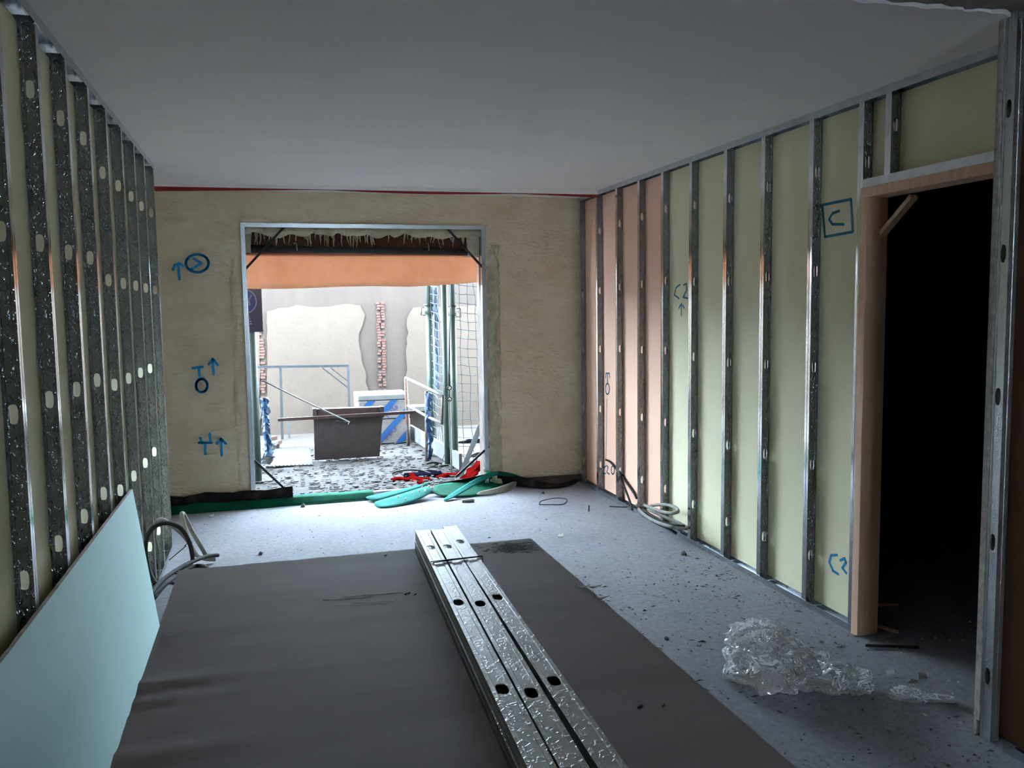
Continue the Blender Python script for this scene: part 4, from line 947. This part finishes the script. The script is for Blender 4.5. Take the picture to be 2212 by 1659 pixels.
o = MB().tube([onZ(1317, 1094, 0.006), onZ(1366, 1096, 0.006)], 0.004, 6).build('wire_offcut', M['steel_dark']); tag(o, 'straight dark wire offcut beside the right conduits', 'wire')

# crumpled clear film
def film_mat():
    m = bpy.data.materials.new('clear_film'); m.use_nodes = True; nt = m.node_tree; nt.nodes.clear()
    out = nt.nodes.new('ShaderNodeOutputMaterial'); tr_ = nt.nodes.new('ShaderNodeBsdfTransparent'); tr_.inputs[0].default_value = (0.995, 0.995, 0.995, 1)
    gl = nt.nodes.new('ShaderNodeBsdfGlossy'); gl.inputs['Roughness'].default_value = 0.12; gl.inputs[0].default_value = (1, 1, 1, 1)
    df = nt.nodes.new('ShaderNodeBsdfDiffuse'); df.inputs[0].default_value = (0.97, 0.97, 0.98, 1)
    tl_ = nt.nodes.new('ShaderNodeBsdfTranslucent'); tl_.inputs[0].default_value = (0.97, 0.97, 0.98, 1)
    tc = nt.nodes.new('ShaderNodeTexCoord'); vo = nt.nodes.new('ShaderNodeTexVoronoi'); vo.inputs['Scale'].default_value = 12; vo.feature = 'DISTANCE_TO_EDGE'
    nz = nt.nodes.new('ShaderNodeTexNoise'); nz.inputs['Scale'].default_value = 14; nt.links.new(tc.outputs['Object'], nz.inputs['Vector'])
    ad = nt.nodes.new('ShaderNodeVectorMath'); ad.operation = 'MULTIPLY_ADD'; ad.inputs[1].default_value = (.12, .12, .12)
    nt.links.new(nz.outputs['Color'], ad.inputs[0]); nt.links.new(tc.outputs['Object'], ad.inputs[2]); nt.links.new(ad.outputs[0], vo.inputs['Vector'])
    bp = nt.nodes.new('ShaderNodeBump'); bp.inputs['Strength'].default_value = 0.8; bp.inputs['Distance'].default_value = 0.03
    nt.links.new(vo.outputs['Distance'], bp.inputs['Height'])
    for s_ in (gl, df): nt.links.new(bp.outputs[0], s_.inputs['Normal'])
    m0 = nt.nodes.new('ShaderNodeMixShader'); m0.inputs[0].default_value = 0.5; nt.links.new(df.outputs[0], m0.inputs[1]); nt.links.new(tl_.outputs[0], m0.inputs[2])
    m1 = nt.nodes.new('ShaderNodeMixShader'); m1.inputs[0].default_value = 0.35; nt.links.new(m0.outputs[0], m1.inputs[1]); nt.links.new(gl.outputs[0], m1.inputs[2])
    fr = nt.nodes.new('ShaderNodeFresnel'); fr.inputs[0].default_value = 1.45; nt.links.new(bp.outputs[0], fr.inputs['Normal'])
    mr = nt.nodes.new('ShaderNodeMapRange'); mr.inputs[1].default_value = 0.03; mr.inputs[2].default_value = 0.5; mr.inputs[3].default_value = 0.20; mr.inputs[4].default_value = 0.9
    nt.links.new(fr.outputs[0], mr.inputs[0])
    m2 = nt.nodes.new('ShaderNodeMixShader'); nt.links.new(mr.outputs[0], m2.inputs[0]); nt.links.new(tr_.outputs[0], m2.inputs[1]); nt.links.new(m1.outputs[0], m2.inputs[2])
    nt.links.new(m2.outputs[0], out.inputs[0]); return m
M['film'] = film_mat()
fb = bmesh.new()
def lobe(c, r, seed, crush, rot=0.0):
    vs = bmesh.ops.create_icosphere(fb, subdivisions=5, radius=1.0)['verts']; cr_, sr_ = math.cos(rot), math.sin(rot)
    for v in vs:
        p = v.co.copy(); k = 1.0
        rid = 1 - abs(noise.noise(p * 1.5 + Vector((seed, 0, 0)))) * 2.4
        rid2 = 1 - abs(noise.noise(p * 3.4 + Vector((0, seed, 0)))) * 2.2
        k += crush * (0.34 * rid + 0.13 * rid2 - 0.22)
        q = Vector((p.x * r[0], p.y * r[1], p.z * r[2])) * k
        q = Vector((q.x * cr_ - q.y * sr_, q.x * sr_ + q.y * cr_, q.z)) + Vector(c)
        q.z = max(0.003 + 0.003 * random.random(), q.z); v.co = q
lobe((1.92, 2.95, 0.07), (0.17, 0.14, 0.12), 1.3, 0.9, -0.5)
lobe((1.90, 3.02, 0.17), (0.12, 0.055, 0.065), 5.1, 1.2, -0.2)
lobe((2.08, 2.86, 0.05), (0.13, 0.085, 0.08), 8.7, 1.0, -0.5)
lobe((2.20, 2.78, 0.035), (0.07, 0.05, 0.05), 11.2, 1.2)
lobe((2.34, 2.65, 0.018), (0.06, 0.03, 0.03), 14.9, 1.3, -0.6)
lobe((2.44, 2.60, 0.012), (0.06, 0.016, 0.018), 17.0, 1.4, -0.5)
me = bpy.data.meshes.new('clear_film_wrap'); fb.to_mesh(me); fb.free(); me.materials.append(M['film']); me.polygons.foreach_set('use_smooth', [True] * len(me.polygons))
o = bpy.data.objects.new('clear_film_wrap', me); COL.objects.link(o); tag(o, 'crumpled clear plastic film on the floor by the doorway', 'plastic film')

# small single things on the floor
wl_ = MB(); c = onZ(1190, 1085, 0.004)
P = [onZ(1165, 1090, .004), onZ(1172, 1090, .012), onZ(1210, 1090, .004), onZ(1222, 1086, .012), onZ(1223, 1078, .03), onZ(1200, 1076, .02), onZ(1170, 1082, .02), onZ(1165, 1090, .004)]
tag(wl_.tube(spline(P, 4), 0.004, 6).build('bent_strap', M['steel_dark'], smooth=True), 'bent dark strap loop on the floor near the back corner', 'strap')
o = MB().tube([onZ(998, 1082, .012), onZ(1024, 1081, .012)], 0.012, 8).build('foam_stick', M['grey_pvc'], smooth=True); tag(o, 'short pale stick on the floor before the membrane', 'stick')
p = onZ(1272, 1106, 0.0); o = MB().tube([p + Vector((0, 0, .004)), p + Vector((.002, 0, .05))], 0.005, 6).build('screw', M['steel_dark']); tag(o, 'small upright screw on the open floor', 'screw')
for i, (x, y, s_, lb) in enumerate(((655, 1095, .022, 'small dark stone on the floor before the membrane'), (1173, 1066, .014, 'tiny dark stone near the back right corner'), (1478, 1199, .02, 'dark crumb of mortar by the right partition'), (563, 1198, .016, 'small stone beyond the brown board'),
                                   (1440, 1382, .012, 'dark splinter on the floor right of the brown board'))):
    p = onZ(x, y, 0.0); bm2 = bmesh.new(); bmesh.ops.create_icosphere(bm2, subdivisions=1, radius=s_)
    for v in bm2.verts: v.co *= random.uniform(.7, 1.2); v.co.z = max(-s_ * .4, v.co.z)
    me = bpy.data.meshes.new('stone'); bm2.to_mesh(me); bm2.free(); me.materials.append(M['debris']); o = bpy.data.objects.new('stone', me); COL.objects.link(o); o.location = (p.x, p.y, s_ * .4)
    tag(o, lb, 'stone')
for i, (a, b, lb) in enumerate((((1880, 1307), (1940, 1305), 'pale wood offcut on the floor inside the dark doorway'), ((1898, 1353), (1940, 1366), 'small pale offcut just inside the doorway'), ((1870, 1394), (1985, 1398), 'long thin splinter on the floor at the threshold'))):
    A, B = onZ(*a, .008), onZ(*b, .008); o = MB().bar(A, B, 0.016 if i < 2 else .006, 0.012).build('wood_offcut', M['timber'] if i < 2 else M['steel_dark']); tag(o, lb, 'offcut')
for i, (x, y, lb) in enumerate(((1922, 1459, 'pale chip on the floor before the doorway, left one'), (1990, 1465, 'pale chip on the floor before the doorway, right one'), (455, 1117, 'white chip on the floor near the left studs'), (1210, 1160, 'white flat chip beyond the brown board'))):
    p = onZ(x, y, 0.0); o = MB().prism([p + Vector((-.02, -.01, .003)), p + Vector((.018, -.014, .003)), p + Vector((.026, .008, .014)), p + Vector((-.004, .016, .012))], (0, 0, .004)).build('plaster_chip', M['white']); tag(o, lb, 'chip')
# grit
def grit(name, n, region, smin, smax, m, label):
    mb = MB()
    for k in range(n):
        x, y = region(); s_ = smin + (smax - smin) * random.random() ** 3; a_ = random.uniform(0, 6.28)
        el = random.choice((1, 1, 1.6, 3.5)); c, s2 = math.cos(a_), math.sin(a_)
        pts = [(x + s_ * (el * u * c - v * s2), y + s_ * (el * u * s2 + v * c), 0.0005) for u, v in ((-1, -.6), (.8, -.8), (.2, 1))]
        mb.add(pts + [(x, y, s_ * random.uniform(.5, 1.1))], [(0, 1, 3), (1, 2, 3), (2, 0, 3)])
    tag(mb.build(name, m), label, 'grit', None, 'stuff')
def reg_near():
    while True:
        x, y = random.uniform(0.95, 2.56), random.uniform(1.6, 4.6)
        if random.random() < 0.25 + 0.75 * max(0, fbm((x, y, 4), 1.5) + 0.35): return x, y
def reg_far():
    return random.uniform(-0.6, 2.56), random.uniform(3.2, 6.85)
def reg_door(): return random.uniform(2.3, 3.6), random.uniform(2.3, 3.3)
grit('dark_grit', 2600, reg_near, 0.001, 0.008, M['debris'], 'dark grit strewn over the floor right of the brown board')
grit('fine_grit', 1500, reg_far, 0.001, 0.006, M['debris'], 'fine grit over the floor towards the opening')
grit('doorway_grit', 250, reg_door, 0.003, 0.012, M['gypsum'], 'pale crumbs scattered at the doorway')
